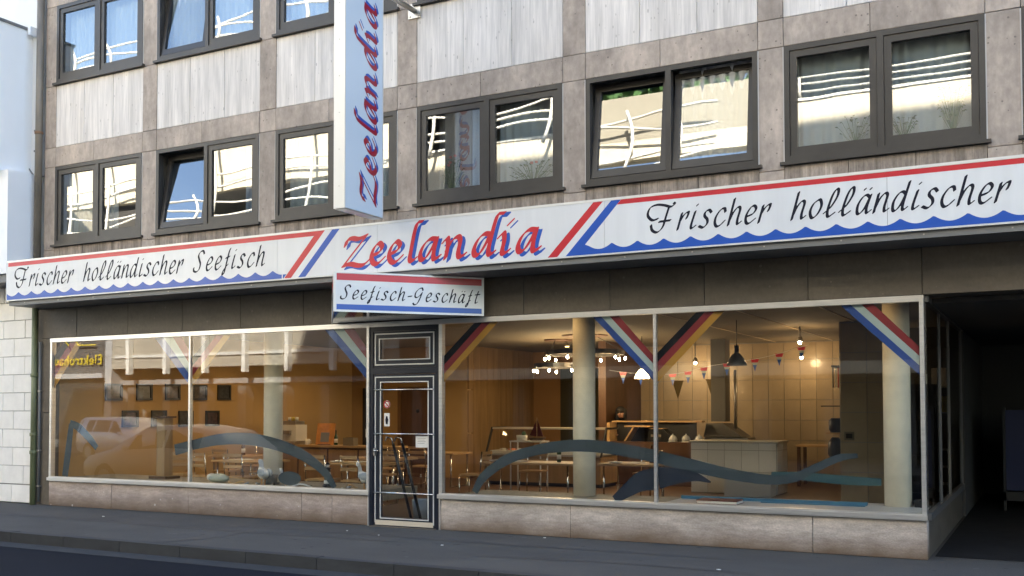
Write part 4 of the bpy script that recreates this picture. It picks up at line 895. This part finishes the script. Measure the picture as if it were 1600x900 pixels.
# ---------------------------------------------------------------- tables and chairs
def chair_proto():
    t = thing('wooden_chair', 'chair', 'chair')
    MB().cbox(-.21, .21, -.20, .21, .44, .47, .01).build('seat', M_WOODL, t)
    m = MB(); m.tube([(-.19, .20, .46), (-.19, .24, .86)], .012, 6); m.tube([(.19, .20, .46), (.19, .24, .86)], .012, 6); m.build('back_frame', M_CHROME, t)
    for z in (.64, .74, .83): MB().box(-.19, .19, .215 + (z - .46) * .09, .230 + (z - .46) * .09, z - .025, z + .025).build('back_slat', M_WOODL, t)
    for sx in (-1, 1):
        for sy in (-1, 1): MB().tube([(sx * .19, sy * .18, .45), (sx * .20, sy * .20, .008)], .011, 6).build('leg', M_CHROME, t)
    return t
CH = chair_proto(); first = [True]
def chair(x, y, rz, label):
    o = CH if first[0] else copy_tree(CH); first[0] = False
    o.location = (x, y, .0); o.rotation_euler = (0, 0, rz); tag(o, label, 'chair', 'chairs in the shop')
def table(label, x, y, lx, ly, h=.70, rz=0):
    t = thing('dining_table', label, 'table', (x, y, .006), rz, 'tables in the shop')
    MB().cbox(-lx / 2, lx / 2, -ly / 2, ly / 2, h - .035, h, .008).build('table_top', M_WOODL, t)
    for sx in (-1, 1):
        MB().tube([(sx * (lx / 2 - .09), -ly / 2 + .08, h - .035), (sx * (lx / 2 - .09), -ly / 2 + .08, .02), (sx * (lx / 2 - .09), ly / 2 - .08, .02), (sx * (lx / 2 - .09), ly / 2 - .08, h - .035)], .016, 8).build('leg_frame', M_CHROME, t)
    return t
table('light wood table in front of the left column', -12.45, 2.2, 1.15, .75); table('light wood table beside the picture wall', -13.9, 3.6, 1.1, .75)
table('light wood table next to the entrance door inside', -10.2, 2.4, 1.2, .75); table('light wood table behind the one at the entrance', -10.9, 3.9, 1.2, .75)
table('long light wood table before the fish counter', -7.95, 4.3, 1.7, .8, .67, R(4)); table('light wood table right of the middle column', -6.25, 4.7, 1.0, .8, .67)
table('dark corner table far behind the door', -11.2, 6.4, 1.2, .8)
for x, y, rz, l in ((-12.9, 1.6, 3.14, 'wooden chair at the window side of the table before the left column'), (-12.1, 1.6, 3.2, 'second wooden chair at the window side, nearer the stripes'), (-12.7, 2.85, 0, 'wooden chair behind the table before the left column'), (-14.2, 4.3, 0, 'wooden chair against the picture wall side table'),
                    (-13.6, 2.9, 3.1, 'wooden chair in front of the picture wall side table'), (-10.5, 1.75, 3.2, 'wooden chair at the window side of the entrance table'), (-9.8, 1.8, 3.0, 'wooden chair nearest the entrance door'), (-10.3, 3.15, .1, 'wooden chair between the two entrance tables'), (-11.2, 4.65, 0, 'wooden chair behind the rear entrance table'),
                    (-8.4, 5.2, .1, 'wooden chair between long table and fish counter'), (-8.9, 3.9, -1.5, 'wooden chair at the left end of the long table'), (-6.3, 5.5, 0, 'wooden chair behind the table right of the middle column'), (-13.6, 1.75, 3.9, 'wooden chair close to the window by the first mullion'), (-11.1, 5.7, 3.1, 'wooden chair before the dark corner table')):
    chair(x, y, rz, l)
# sideboard with coffee machine in the left room
t = thing('sideboard', 'long wooden sideboard behind the tables in the left room', 'sideboard', (-13.6, 5.6, .006))
B(-1.2, 2.0, -.3, .3, .80, .84).build('top', M_WOODL, t); B(-1.15, 1.95, -.26, .28, .05, .80).build('body', M_WOODD, t)
for k in range(4): B(-1.13 + k * .775, -.40 + k * .775, -.275, -.261, .10, .76).build('door', M_WOOD, t)
t = thing('coffee_machine', 'white coffee machine on the sideboard beside the left column', 'coffee machine', (-14.25, 5.5, .846))
B(-.22, .22, -.18, .18, .08, .42).build('body', M_PAPER, t); B(-.22, .22, -.26, .18, 0, .08).build('drip_tray', M_STEEL, t); B(-.10, .10, -.24, -.18, .22, .30).build('brew_head', M_STEEL, t); B(-.18, .18, -.15, .15, .42, .50).build('cup_rail', M_STEEL, t)
for k in range(3): MB().lathe([(.03, 0), (.035, .08)], (-.1 + k * .1, 0, .50), 12).build('cup', mat('cup_yellow', (.6, .5, .1), .4) if k == 1 else M_PAPER, t)
t = thing('mug', 'white mug on the sideboard next to the coffee machine', 'mug', (-13.82, 5.45, .846)); MB().lathe([(.045, 0), (.05, .01), (.05, .12), (.044, .12), (.044, .02)], n=16).build('body', M_PAPER, t); MB().tube([(.05, 0, .1), (.085, 0, .085), (.085, 0, .045), (.05, 0, .03)], .008, 6).build('handle', M_PAPER, t)
t = thing('menu_board', 'orange menu board propped up on the sideboard', 'board', (-13.5, 5.6, .846), R(8)); MB().box(-.21, .21, -.012, .012, 0, .46).rot(Matrix.Rotation(R(-12), 4, 'X')).build('panel', M_ORANGE, t); MB().box(-.10, .10, -.020, -.013, .06, .26).rot(Matrix.Rotation(R(-12), 4, 'X')).build('card', M_GREY, t); B(-.15, .15, -.03, .10, 0, .015).build('foot', M_WOODD, t)
t = thing('napkin_box', 'pale box at the right end of the sideboard', 'box', (-12.75, 5.5, .846)); B(-.13, .13, -.08, .08, 0, .16).build('body', M_CEIL, t); B(-.10, .10, -.05, .05, .16, .165).build('opening', M_DARK, t)
t = thing('paper_pennant', 'white pennant on a small stand near the entrance', 'pennant', (-10.85, 3.9, .71)); MB().tube([(0, 0, 0), (0, 0, .52)], .008, 6).build('pole', M_STEEL, t); MB().lathe([(.07, 0), (.06, .02)], n=14).build('base', M_STEEL, t); MB().prism([(-.36, .36), (0, .46), (0, .52), (-.36, .52)], 'y', -.003, .003).build('flag', M_PAPER, t)

# ---------------------------------------------------------------- seaside decoration on the window ledge
ZLG = .455
def gull(label, x, y, rz, s=1.0, wings=M_GULLG):
    t = thing('seagull_figure', label, 'seagull', (x, y, ZLG), rz, 'seagull figures in the window')
    for sy in (-1, 1): MB().tube([(0, sy * .025 * s, 0), (0, sy * .025 * s, .09 * s)], .006 * s, 6).tube([(0, sy * .025 * s, .004), (.04 * s, sy * .03 * s, .004)], .006 * s, 6).build('leg', M_BEAK, t)
    prof = [(-.19, .012, .185), (-.13, .045, .165), (-.05, .075, .155), (.03, .078, .16), (.08, .055, .20), (.095, .036, .26), (.10, .034, .29), (.115, .040, .325), (.14, .034, .335), (.155, .012, .33)]
    m = MB(); n = 12
    for (px, r, pz) in prof:
        for j in range(n): a = 2 * math.pi * j / n; m.v.append((px * s + (0 if pz < .19 else .25 * r * math.sin(a) * s), r * math.cos(a) * s, (pz + r * math.sin(a)) * s))
    for i_ in range(len(prof) - 1):
        for j in range(n): m.f.append((i_ * n + j, i_ * n + (j + 1) % n, (i_ + 1) * n + (j + 1) % n, (i_ + 1) * n + j)); m.sm.add(len(m.f) - 1)
    m.f += [tuple(range(n))[::-1], tuple(range((len(prof) - 1) * n, len(prof) * n))]; m.build('body', M_GULLW, t)
    for sy in (-1, 1): MB().ell((-.06 * s, sy * .062 * s, .178 * s), (.145 * s, .022 * s, .055 * s), 12, 8).build('wing', wings, t)
    MB().lathe([(.014 * s, 0), (.009 * s, .03 * s), (.001, .05 * s)], n=8).rot(Matrix.Translation((.15 * s, 0, .33 * s)) @ Matrix.Rotation(R(95), 4, 'Y')).build('beak', M_BEAK, t)
    for sy in (-1, 1): MB().ell((.135 * s, sy * .031 * s, .342 * s), (.006 * s,) * 3, 6, 4).build('eye', M_BLACK, t)
    return t
gull('grey winged seagull figure left of the left column', -10.55, .38, R(150), 1.05); gull('small white seagull figure in front of the left column', -10.05, .28, R(170), .72, M_GULLW); gull('large seagull figure nearest the entrance door', -8.62, .32, R(175), 1.05)
t = thing('lighthouse_model', 'black and white striped model lighthouse in the left window', 'lighthouse', (-9.35, .4, ZLG))
for k in range(5): MB().lathe([(.062 - k * .005, k * .055), (.058 - k * .005, k * .055 + .055)], n=18).build('tower_band', M_BLACK if k % 2 == 0 else M_PAPER, t)
MB().lathe([(.055, .275), (.055, .285)], n=18).build('gallery', M_BLACK, t); MB().lathe([(.025, .285), (.025, .335)], n=14).build('lantern', M_STEEL, t); MB().lathe([(.035, .335), (.004, .375)], n=14).build('roof', M_BLACK, t)
t = thing('stone_pot', 'square grey stone pot at the foot of the left column', 'pot', (-10.5, .5, ZLG)); MB().lathe([(.085, 0), (.10, .15), (.085, .15), (.075, .03)], n=4).rot(Matrix.Rotation(R(45), 4, 'Z')).build('body', M_GREY, t); MB().ell((0, 0, .13), (.06, .06, .03)).build('filling', M_ROCK, t)
t = thing('white_cushion', 'pale folded cushion lying by the first mullion', 'cushion', (-11.42, .35, ZLG)); MB().ell((0, 0, .075), (.19, .12, .075), 14, 8).build('pad', mat('pale_cushion', (.45, .47, .38), .8), t); MB().ell((-.15, 0, .09), (.03, .10, .06), 10, 6).build('fold', M_PAPER, t)
rr = random.Random(5)
for k in range(26):
    x = rr.uniform(-11.1, -8.5); y = rr.uniform(.15, .6); s = rr.uniform(.012, .034)
    tag(MB().ell((x, y, ZLG + s * .5), (s, s * rr.uniform(.7, 1), s * .55), 8, 5, Matrix.Rotation(rr.uniform(0, 3), 3, 'Z')).build('beach_pebble', rr.choice([M_ROCK, M_GULLW, M_GULLG, M_LINTEL])), 'small beach pebble scattered on the left window ledge', 'pebble', 'beach pebbles on the window ledge')
for k, (x, y, l, a) in enumerate(((-11.0, .3, .3, .2), (-9.75, .25, .45, .1), (-9.0, .5, .3, -.3))):
    pts = [(x + l * u * math.cos(a), y + l * u * math.sin(a), ZLG + .025 + .02 * math.sin(u * 7 + k)) for u in np.linspace(-.5, .5, 7)]
    tag(MB().tube(pts, [.008, .013, .016, .014, .015, .011, .006], 7).build('driftwood', M_PAPER if k == 1 else M_WOODL), ['short driftwood stick by the stone pot', 'long bleached driftwood stick in the left window', 'short driftwood stick beside the large seagull'][k], 'driftwood')
# standing figures' pole (tall thin stand) beside the picture wall
t = thing('pedestal', 'brown wooden pedestal behind the left pane', 'pedestal', (-13.0, .75, .456)); B(-.09, .09, -.09, .09, .04, 1.0).build('post', M_WOOD, t); B(-.2, .2, -.15, .15, 0, .04).build('foot', M_WOODD, t); B(-.14, .14, -.12, .12, 1.0, 1.03).build('top', M_WOODD, t)
# leaning stand inside the entrance
t = thing('folded_stand', 'folded black stand with chrome hooks leaning inside the entrance door', 'stand', (-7.9, .3, .006), wc=True)
for dx in (0, .155):
    MB().tube([(-8.08 + dx + .0, .22, 1.12), (-7.83 + dx, .32, .03)], .021, 8).build('bar', M_BLACK, t)
    MB().tube([(-8.08 + dx, .22, 1.11), (-8.10 + dx, .215, 1.19), (-8.17 + dx, .2, 1.21), (-8.2 + dx, .2, 1.15)], .012, 8).build('hook', M_CHROME, t)
MB().tube([(-7.95, .27, .55), (-7.80, .27, .55)], .012, 8).build('cross_bar', M_BLACK, t)
t = thing('bucket', 'pale grey bucket standing inside the entrance door', 'bucket', (-8.12, 1.0, .006)); MB().lathe([(.11, 0), (.14, .28), (.135, .28), (.105, .02)], n=18).build('body', M_GULLG, t); MB().tube([(-.135, 0, .27), (-.09, 0, .36), (.09, 0, .36), (.135, 0, .27)], .005, 6).build('handle', M_STEEL, t)

# ---------------------------------------------------------------- fish counter
t = thing('fish_counter', 'long refrigerated fish counter with slanted glass front', 'counter', (-9.2, 7.6, .006), wc=True)
X0, X1 = -10.55, -7.95
B(X0, X1, 7.3, 8.2, .08, .62).build('base', M_WOOD, t); B(X0 + .02, X1 - .02, 7.35, 8.15, .006, .08).build('plinth', M_BLACK, t); B(X0, X1, 7.28, 8.2, .62, .66).build('tray', M_STEEL, t)
B(X0 + .03, X1 - .03, 7.4, 8.0, .66, .72).build('ice_bed', M_PAPER, t)
for k in range(4):
    a = X0 + .02 + k * (X1 - X0 - .04) / 4; b = a + (X1 - X0 - .04) / 4 - .015
    MB().prism([(7.28, .665), (7.60, 1.16), (7.606, 1.155), (7.287, .665)], 'x', a, b).build('front_pane', M_GLT, t)
B(X0, X1, 7.56, 8.2, 1.165, 1.20).build('top_shelf', mat('warm_alu', (.7, .62, .48), .3, metal=.6), t)
for x in (X0 - .03, X1): MB().prism([(7.27, .62), (7.31, .62), (7.60, 1.17), (8.2, 1.17), (8.2, 1.21), (7.56, 1.21)], 'x', x, x + .03).build('end_frame', M_BLACK, t)
for x in np.arange(X0 + .3, X1, .37): MB().box(x, x + .07, 7.45, 7.455, .72, .77).build('price_tag', M_PAPER, t)
rr = random.Random(9)
for k in range(9):
    x = X0 + .25 + k * .24; MB().ell((x, 7.6 + rr.uniform(-.1, .1), .74), (.10, .04, .025), 10, 6, Matrix.Rotation(rr.uniform(-.5, .9), 3, 'Z')).build('fish', rr.choice([M_GULLG, M_STEEL, mat('salmon', (.6, .22, .12), .4), M_CEIL]), t)
t = thing('sailing_boat_model', 'model sailing boat with dark red sails on a small shelf', 'model boat', (-8.72, 6.0, .985)); MB().prism([(-.16, .05), (-.12, 0), (.12, 0), (.18, .06)], 'y', -.035, .035).build('hull', M_WOODD, t); MB().tube([(0, 0, .05), (0, 0, .44)], .005, 6).build('mast', M_WOODL, t)
MB().prism([(.01, .08), (.14, .08), (.01, .42)], 'y', -.004, .004).build('sail', mat('dark_red_sail', (.10, .012, .018), .7), t); MB().prism([(-.01, .08), (-.15, .10), (-.01, .38)], 'y', -.004, .004).build('sail', MATS['dark_red_sail'], t)
t = thing('white_stand', 'small white metal stand carrying the model boat', 'stand', (-8.9, 6.0, .006), wc=True); B(-9.24, -8.55, 5.85, 6.2, .955, .98).build('top', M_PAPER, t)
for x in (-9.22, -8.58):
    for y in (5.87, 6.17): MB().tube([(x, y, .01), (x, y, .955)], .014, 6).build('leg', M_PAPER, t)
B(-9.2, -8.6, 5.9, 6.15, .55, .57).build('shelf', M_PAPER, t)
t = thing('white_tub', 'white tub with green sprig on the metal stand', 'tub', (-9.05, 6.02, .985)); MB().lathe([(.10, 0), (.11, .10), (.1, .10)], n=16).build('body', M_PAPER, t); MB().ell((.04, 0, .13), (.05, .04, .05), 8, 5).build('sprig', M_LEAF, t)
# service block with dark upstand, scale and heated display
t = thing('service_counter', 'dark service counter with wooden rail right of the middle column', 'counter', (-7.2, 8.9, .006), wc=True)
B(-8.35, -6.2, 8.5, 9.1, .006, .9).build('body', M_WOODD, t); B(-8.25, -6.5, 8.95, 9.0, .9, 1.30).build('upstand', M_DARK, t); B(-8.35, -6.35, 8.88, 9.08, 1.305, 1.335).build('rail', M_WOODL, t); B(-8.35, -8.28, 8.6, 9.0, .9, 1.30).build('post', M_WOODL, t)
t = thing('shop_scale', 'black shop scale and till on the service counter', 'scale', (-7.2, 8.75, .906)); MB().prism([(-.25, 0), (.22, 0), (.28, .10), (.10, .26), (-.20, .24)], 'y', -.15, .15).build('body', M_BLACK, t); B(-.16, .06, -.155, -.151, .10, .15).build('display', M_CEIL, t); B(-.22, .12, -.12, .12, .262, .275).build('platter', M_WOODL, t)
t = thing('display_shelf', 'tilted wooden display shelf on the service counter behind the middle column', 'shelf', (-7.75, 8.75, .906)); MB().prism([(-.22, 0), (-.18, 0), (.02, .30), (-.02, .30)], 'y', -.15, .15).build('strut', M_WOODL, t); B(-.2, .38, -.16, .16, .30, .33).build('board', M_WOODL, t)
for k in range(3):
    t = thing('glass_dome', ['first', 'second', 'third'][k] + ' small glass dome in the row before the dark upstand', 'dome', (-6.9 + k * .28, 8.65, .906), group='glass domes'); MB().lathe([(.09, 0), (.09, .06), (.06, .12), (.012, .145), (.012, .17)], n=14).build('cover', mat('dome_glass', (.4, .42, .42), .1), t); MB().lathe([(.10, -.0), (.10, .006)], n=14).build('plate', M_PAPER, t)
# white tiled counter
t = thing('tiled_counter', 'white tiled counter block behind the right window', 'counter', (-5.25, 7.4, .006), wc=True)
B(-6.05, -4.43, 7.2, 8.0, .006, .955).build('core', M_GROUT, t); B(-6.08, -4.40, 7.17, 8.03, .956, .985).build('top', mat('counter_top', (.5, .5, .46), .3), t)
for ix in range(5):
    for iz in range(3):
        x0 = -6.045 + ix * .323; z0 = .02 + (0, .40, .80)[iz]; hz = (.392, .392, .13)[iz]
        MB().cbox(x0, x0 + .316, 7.188, 7.2, z0, z0 + hz, .003).build('tile', M_WTILEW, t)
for iy in range(2):
    for iz in range(3): B(-4.43, -4.418, 7.21 + iy * .395, 7.21 + iy * .395 + .388, .02 + (0, .40, .80)[iz], .02 + (0, .40, .80)[iz] + (.392, .392, .13)[iz]).build('tile', M_WTILEW, t)
t = thing('white_box', 'low cream box standing against the tiled counter', 'box', (-4.85, 6.9, .006)); B(-.42, .42, -.2, .2, 0, .30).build('body', M_PAPER, t); B(-.43, .43, -.21, .21, .30, .33).build('lid', M_PAPER, t)
t = thing('work_table', 'wooden work table at the tiled back wall', 'table', (-4.0, 9.9, .006)); MB().cbox(-.6, .6, -.35, .35, .80, .84).build('table_top', M_WOODL, t)
for sx in (-1, 1):
    for sy in (-1, 1): B(sx * .55 - .03, sx * .55 + .03, sy * .3 - .03, sy * .3 + .03, 0, .80).build('leg', M_WOODD, t)
t = thing('extractor_duct', 'grey steel extractor duct and hood before the tiled wall', 'duct', (-6.15, 9.6, .9), wc=True)
B(-6.33, -6.02, 9.45, 9.8, 1.32, ZC).build('duct', mat('grey_steel_paint', (.10, .095, .085), .5), t); MB().prism([(-6.42, 1.0), (-5.60, 1.0), (-6.0, 1.28), (-6.36, 1.28)], 'y', 9.2, 9.9).build('hood', MATS['grey_steel_paint'], t); B(-6.42, -5.5, 9.25, 9.85, .006, .99).build('stove', M_STEEL, t)
MB().tube([(-5.85, 9.6, 1.1), (-5.85, 9.6, 2.4)], .03, 8).build('pipe', M_STEEL, t)
# utensils on the wall by the pier
t = thing('utensil_rack', 'rack of hanging black kitchen tools beside the tiled pier', 'rack', (-3.4, 8.5, 1.0), wc=True)
B(-3.32, -3.14, 6.5, 6.9, 2.30, 2.33).build('rail', M_BLACK, t)
for k in range(4): MB().tube([(-3.30 + .03 * k, 6.55 + .08 * k, 2.3), (-3.30 + .03 * k, 6.55 + .08 * k, 1.95)], .012, 6).build('tool', [M_BLACK, M_STEEL, M_RED, M_BLACK][k], t)
B(-3.5, -3.14, 6.5, 6.9, 1.62, 1.64).build('shelf', M_BLACK, t); MB().lathe([(.10, 0), (.13, .05), (.13, .2), (.09, .24)], (-3.28, 6.7, 1.18), 14).build('pot', M_BLACK, t); B(-3.42, -3.14, 6.5, 6.9, 1.15, 1.18).build('shelf', M_WOODL, t)
MB().lathe([(.10, 0), (.13, .05), (.12, .25), (.06, .34)], (-3.30, 6.7, .75), 14).build('kettle', M_BLACK, t); B(-3.42, -3.14, 6.5, 6.9, .72, .75).build('shelf', M_WOODL, t)
t = thing('socket_panel', 'small brass switch plate on the tiled pier', 'switch', (-2.95, 6.18, 1.1), wc=True); B(-3.06, -2.90, 6.172, 6.185, 1.06, 1.20).build('plate', M_CEIL, t); B(-3.03, -2.93, 6.165, 6.171, 1.09, 1.17).build('rocker', M_BLACK, t)
t = thing('drinks_fridge', 'tall dark glass-door fridge behind the right column', 'fridge', (-2.1, 7.4, .006), wc=True)
B(-2.42, -1.7, 7.1, 7.7, .006, 2.0).build('body', M_BLACK, t); ring(-2.40, -1.72, .1, 1.95, .05, 7.07, 7.099).build('door', M_BLACK, t); B(-2.35, -1.77, 7.085, 7.09, .15, 1.9).build('pane', M_GLT, t)
for z in (.5, .9, 1.3, 1.65): B(-2.34, -1.78, 7.12, 7.5, z, z + .015).build('shelf', M_STEEL, t)
# bunting
t = thing('bunting', 'string of small red white and blue pennants before the tiled wall', 'bunting', (-6.4, 9.0, 2.3), wc=True)
c = crom([(-9.2, 9.0, 2.62), (-8.4, 9.0, 2.42), (-7.6, 9.0, 2.33), (-6.9, 9.0, 2.33), (-6.2, 9.0, 2.47), (-5.1, 9.0, 2.62), (-4.2, 9.0, 2.85)], 6)
MB().tube([tuple(p) for p in c], .004, 5).build('cord', M_PAPER, t)
for k in range(2, len(c) - 1, 3):
    p = c[k]; w_ = .085
    for z0, z1, a0, a1, mm in ((0, -.07, 1, .7, M_RED), (-.0705, -.12, .7, .48, M_FW), (-.1205, -.25, .48, .02, M_BLUE)):
        MB().prism([(p[0] - w_ * a0, p[2] + z0), (p[0] + w_ * a0, p[2] + z0), (p[0] + w_ * a1, p[2] + z1), (p[0] - w_ * a1, p[2] + z1)], 'y', 8.998, 9.002).build('pennant', mm, t)
for k, (x, z) in enumerate(((-7.55, 2.22), (-6.75, 2.24))):  # shadows of the pennants, put in as solid dark triangles on the wall
    t = thing('pennant_shadow', ['dark triangle standing for a pennant shadow on the tiled wall', 'second dark triangle standing for a pennant shadow on the tiled wall, nearer the duct'][k], 'pennant', (x, 10.92, z), group='pennant shadow shapes'); MB().prism([(-.13, 0), (.13, 0), (.0, -.40)], 'y', -.004, .004).build('shadow_triangle', mat('olive_shadow', (.10, .075, .03), .9), t); MB().tube([(-.14, 0, .005), (.14, 0, .005)], .008, 6).build('rod', M_WOODD, t)
# red-brown tray and blue strips on the right ledge
t = thing('book', 'flat dark red book lying on the white window ledge', 'book', (-3.52, .45, .463)); B(-.24, .24, -.14, .14, .004, .034).build('pages', M_PAPER, t); B(-.25, .25, -.15, .15, .034, .044).build('cover', mat('maroon_cover', (.12, .02, .02), .5), t); B(-.25, .25, -.15, .15, 0, .004).build('cover', MATS['maroon_cover'], t)
t = thing('blue_edging', 'light blue edging strip along the white window ledge', 'strip', (-3, .9, .463), wc=True); B(-4.14, -1.9, .86, .93, .463, .50).build('strip', mat('light_blue', (.045, .15, .235), .5), t); B(-3.1, -1.9, .72, .76, .463, .475).build('strip', MATS['light_blue'], t)
t = thing('small_box', 'small black box at the foot of the right column', 'box', (-1.33, 1.0, .463)); B(-.06, .08, -.1, .1, 0, .06).build('body', M_BLACK, t); B(-.065, .085, -.105, .105, .06, .08).build('lid', M_BLACK, t)
t = thing('steel_shelf', 'metal shelf with pale boxes behind the right column', 'shelf', (-1.6, 4.2, .006), wc=True)
for z in (.25, .55, .85, 1.5, 1.95): B(-1.95, -1.36, 7.75, 8.15, z, z + .02).build('shelf_board', M_STEEL, t)
for x in (-1.94, -1.38): MB().tube([(x, 7.95, .01), (x, 7.95, 2.2)], .02, 6).build('post', M_STEEL, t)
B(-1.85, -1.45, 7.85, 8.05, 1.52, 1.80).build('box', mat('yellow_box', (.6, .5, .08), .6), t); B(-1.85, -1.45, 7.85, 8.05, 1.97, 2.3).build('box', M_PAPER, t)

# ---------------------------------------------------------------- person bending over behind the service counter
pt = thing('person', 'dark-haired person in black bending down behind the service counter', 'person', (-8.45, 9.45, .066))
def skinned(name, V, E, Rd, m, parent, sub=2):
    me = bpy.data.meshes.new(name); me.from_pydata(V, E, []); o = bpy.data.objects.new(name, me); COL.objects.link(o); o.parent = parent; me.materials.append(m)
    md = o.modifiers.new('skin', 'SKIN'); md.use_smooth_shade = True
    for v, r in zip(me.skin_vertices[0].data, Rd): v.radius = r if isinstance(r, tuple) else (r, r)
    me.skin_vertices[0].data[0].use_root = True
    s_ = o.modifiers.new('sub', 'SUBSURF'); s_.levels = sub; s_.render_levels = sub; return o
V = [(0, .25, .86), (0, .12, 1.05), (.02, -.02, 1.22), (.06, -.12, 1.33), (.12, -.19, 1.38), (.18, -.24, 1.44), (-.09, .26, .82), (-.10, .22, .46), (-.10, .27, .07), (-.10, .14, .03), (.09, .26, .82), (.10, .22, .46), (.10, .27, .07), (.10, .14, .03),
     (-.17, -.08, 1.26), (-.22, -.22, 1.06), (-.12, -.36, .98), (-.09, -.42, .97), (.24, -.10, 1.24), (.30, -.24, 1.06), (.22, -.38, .99), (.19, -.44, .98)]
E_ = [(0, 1), (1, 2), (2, 3), (3, 4), (4, 5), (0, 6), (6, 7), (7, 8), (8, 9), (0, 10), (10, 11), (11, 12), (12, 13), (2, 14), (14, 15), (15, 16), (16, 17), (2, 18), (18, 19), (19, 20), (20, 21)]
Rd = [(.15, .12), (.14, .11), (.16, .12), .08, .055, .07, .10, .065, .05, .045, .10, .065, .05, .045, .07, .05, .038, .035, .07, .05, .038, .035]
skinned('body', V, E_, Rd, M_CLOTH, pt)
hd = MB().ell((.20, -.27, 1.43), (.085, .10, .115), 16, 12).build('head', M_SKIN, pt)
MB().ell((.19, -.275, 1.485), (.11, .115, .095), 16, 12).ell((.19, -.22, 1.44), (.10, .09, .12), 14, 10).ell((.115, -.27, 1.40), (.045, .07, .13), 10, 8).ell((.285, -.25, 1.40), (.04, .07, .13), 10, 8).build('hair', M_HAIR, pt)
MB().ell((.215, -.375, 1.41), (.014, .022, .022), 8, 6).build('nose', M_SKIN, hd)
for sx in (-1, 1):
    MB().ell((.20 + sx * .033, -.362, 1.435), (.013, .008, .009), 8, 6).build('eye', M_BLACK, hd)
    bx = -.09 if sx < 0 else .19
    hb_ = MB().ell((bx, -.45, .965), (.04, .045, .016), 10, 6)
    for f in range(4): hb_.tube([(bx - .027 + f * .018, -.47, .967), (bx - .028 + f * .0185, -.505 - .006 * (f in (1, 2)), .966), (bx - .028 + f * .0185, -.53 - .008 * (f in (1, 2)), .955)], .008, 6)
    hb_.tube([(bx + sx * -.035, -.45, .967), (bx + sx * -.055, -.48, .965), (bx + sx * -.058, -.50, .958)], .009, 6); hb_.build('hand', M_SKIN, pt)
MB().ell((.20, -.365, 1.375), (.022, .008, .006), 8, 5).build('mouth', mat('lips', (.35, .12, .1), .5), hd)

# ---------------------------------------------------------------- blue gate in the dark passage
t = thing('blue_gate', 'dark blue sheet metal gate at the back of the dark passage', 'gate', (.3, 6.2, 0), wc=True)
B(-.62, 3.2, 6.05, 6.12, .32, 1.56).build('panel', M_BLUEGATE, t); B(-.66, 3.2, 6.0, 6.2, .16, .30).build('bottom_rail', M_DARK, t); B(-.66, -.621, 6.0, 6.2, .0, 1.6).build('post', M_DARK, t)
B(3.2, 3.24, 6.0, 6.2, .0, 1.6).build('post', M_DARK, t)

# ---------------------------------------------------------------- things lying about in the shop
def papers(label, x, y, z, n=3, seed=0, cat='papers', name='paper_stack'):
    g = random.Random(seed); t = thing(name, label, cat, (x, y, z), g.uniform(-.5, .5))
    for k in range(n): MB().box(-.105, .105, -.148, .148, .001 + k * .004, .004 + k * .004).rot(Matrix.Rotation(g.uniform(-.5, .5), 4, 'Z')).build('sheet', M_PAPER, t)
def bottle(label, x, y, z, m):
    t = thing('bottle', label, 'bottle', (x, y, z)); MB().lathe([(.036, 0), (.038, .01), (.038, .17), (.015, .23), (.014, .29)], n=14).build('body', m, t); MB().lathe([(.016, .29), (.016, .31)], n=10).build('cap', M_BLACK, t); MB().lathe([(.0385, .05), (.0385, .13)], n=14).build('paper_label', M_PAPER, t)
def plate(label, x, y, z):
    t = thing('plate', label, 'plate', (x, y, z)); MB().lathe([(.06, 0), (.11, .012), (.125, .022), (.12, .024), (.06, .008)], n=20).build('dish', M_POT, t); MB().ell((0, 0, .02), (.05, .035, .02), 10, 6).build('napkin', M_PAPER, t)
M_BOT = mat('green_bottle', (.02, .06, .02), .1); M_BOB = mat('brown_bottle', (.10, .04, .01), .1)
papers('loose papers on the long table before the fish counter', -8.2, 4.25, .676, 4, 1); papers('papers on the table right of the middle column', -6.2, 4.7, .676, 3, 2); papers('papers on the entrance table', -10.3, 2.4, .706, 3, 3); papers('papers on the table before the left column', -12.6, 2.2, .706, 3, 4)
for k, (x, y, z, m) in enumerate(((-7.5, 4.4, .676, M_BOT), (-6.0, 4.9, .676, M_BOB), (-10.0, 2.6, .706, M_BOT), (-13.9, 3.6, .706, M_BOB), (-13.2, 5.6, .846, M_BOT))):
    bottle(['green bottle on the long table before the fish counter', 'brown bottle on the table right of the middle column', 'green bottle on the entrance table', 'brown bottle on the table beside the picture wall', 'green bottle on the sideboard', 'brown bottle on top of the fish counter', 'green bottle on top of the fish counter'][k], x, y, z, m)
for k, (x, y, z) in enumerate(((-8.6, 4.15, .676), (-6.5, 4.5, .676), (-10.6, 2.25, .706), (-12.1, 2.3, .706), (-11.1, 3.9, .706))):
    plate(['white plate with napkin on the long table', 'white plate with napkin right of the middle column', 'white plate with napkin on the entrance table', 'white plate with napkin on the table before the left column', 'white plate with napkin on the rear entrance table'][k], x, y, z)
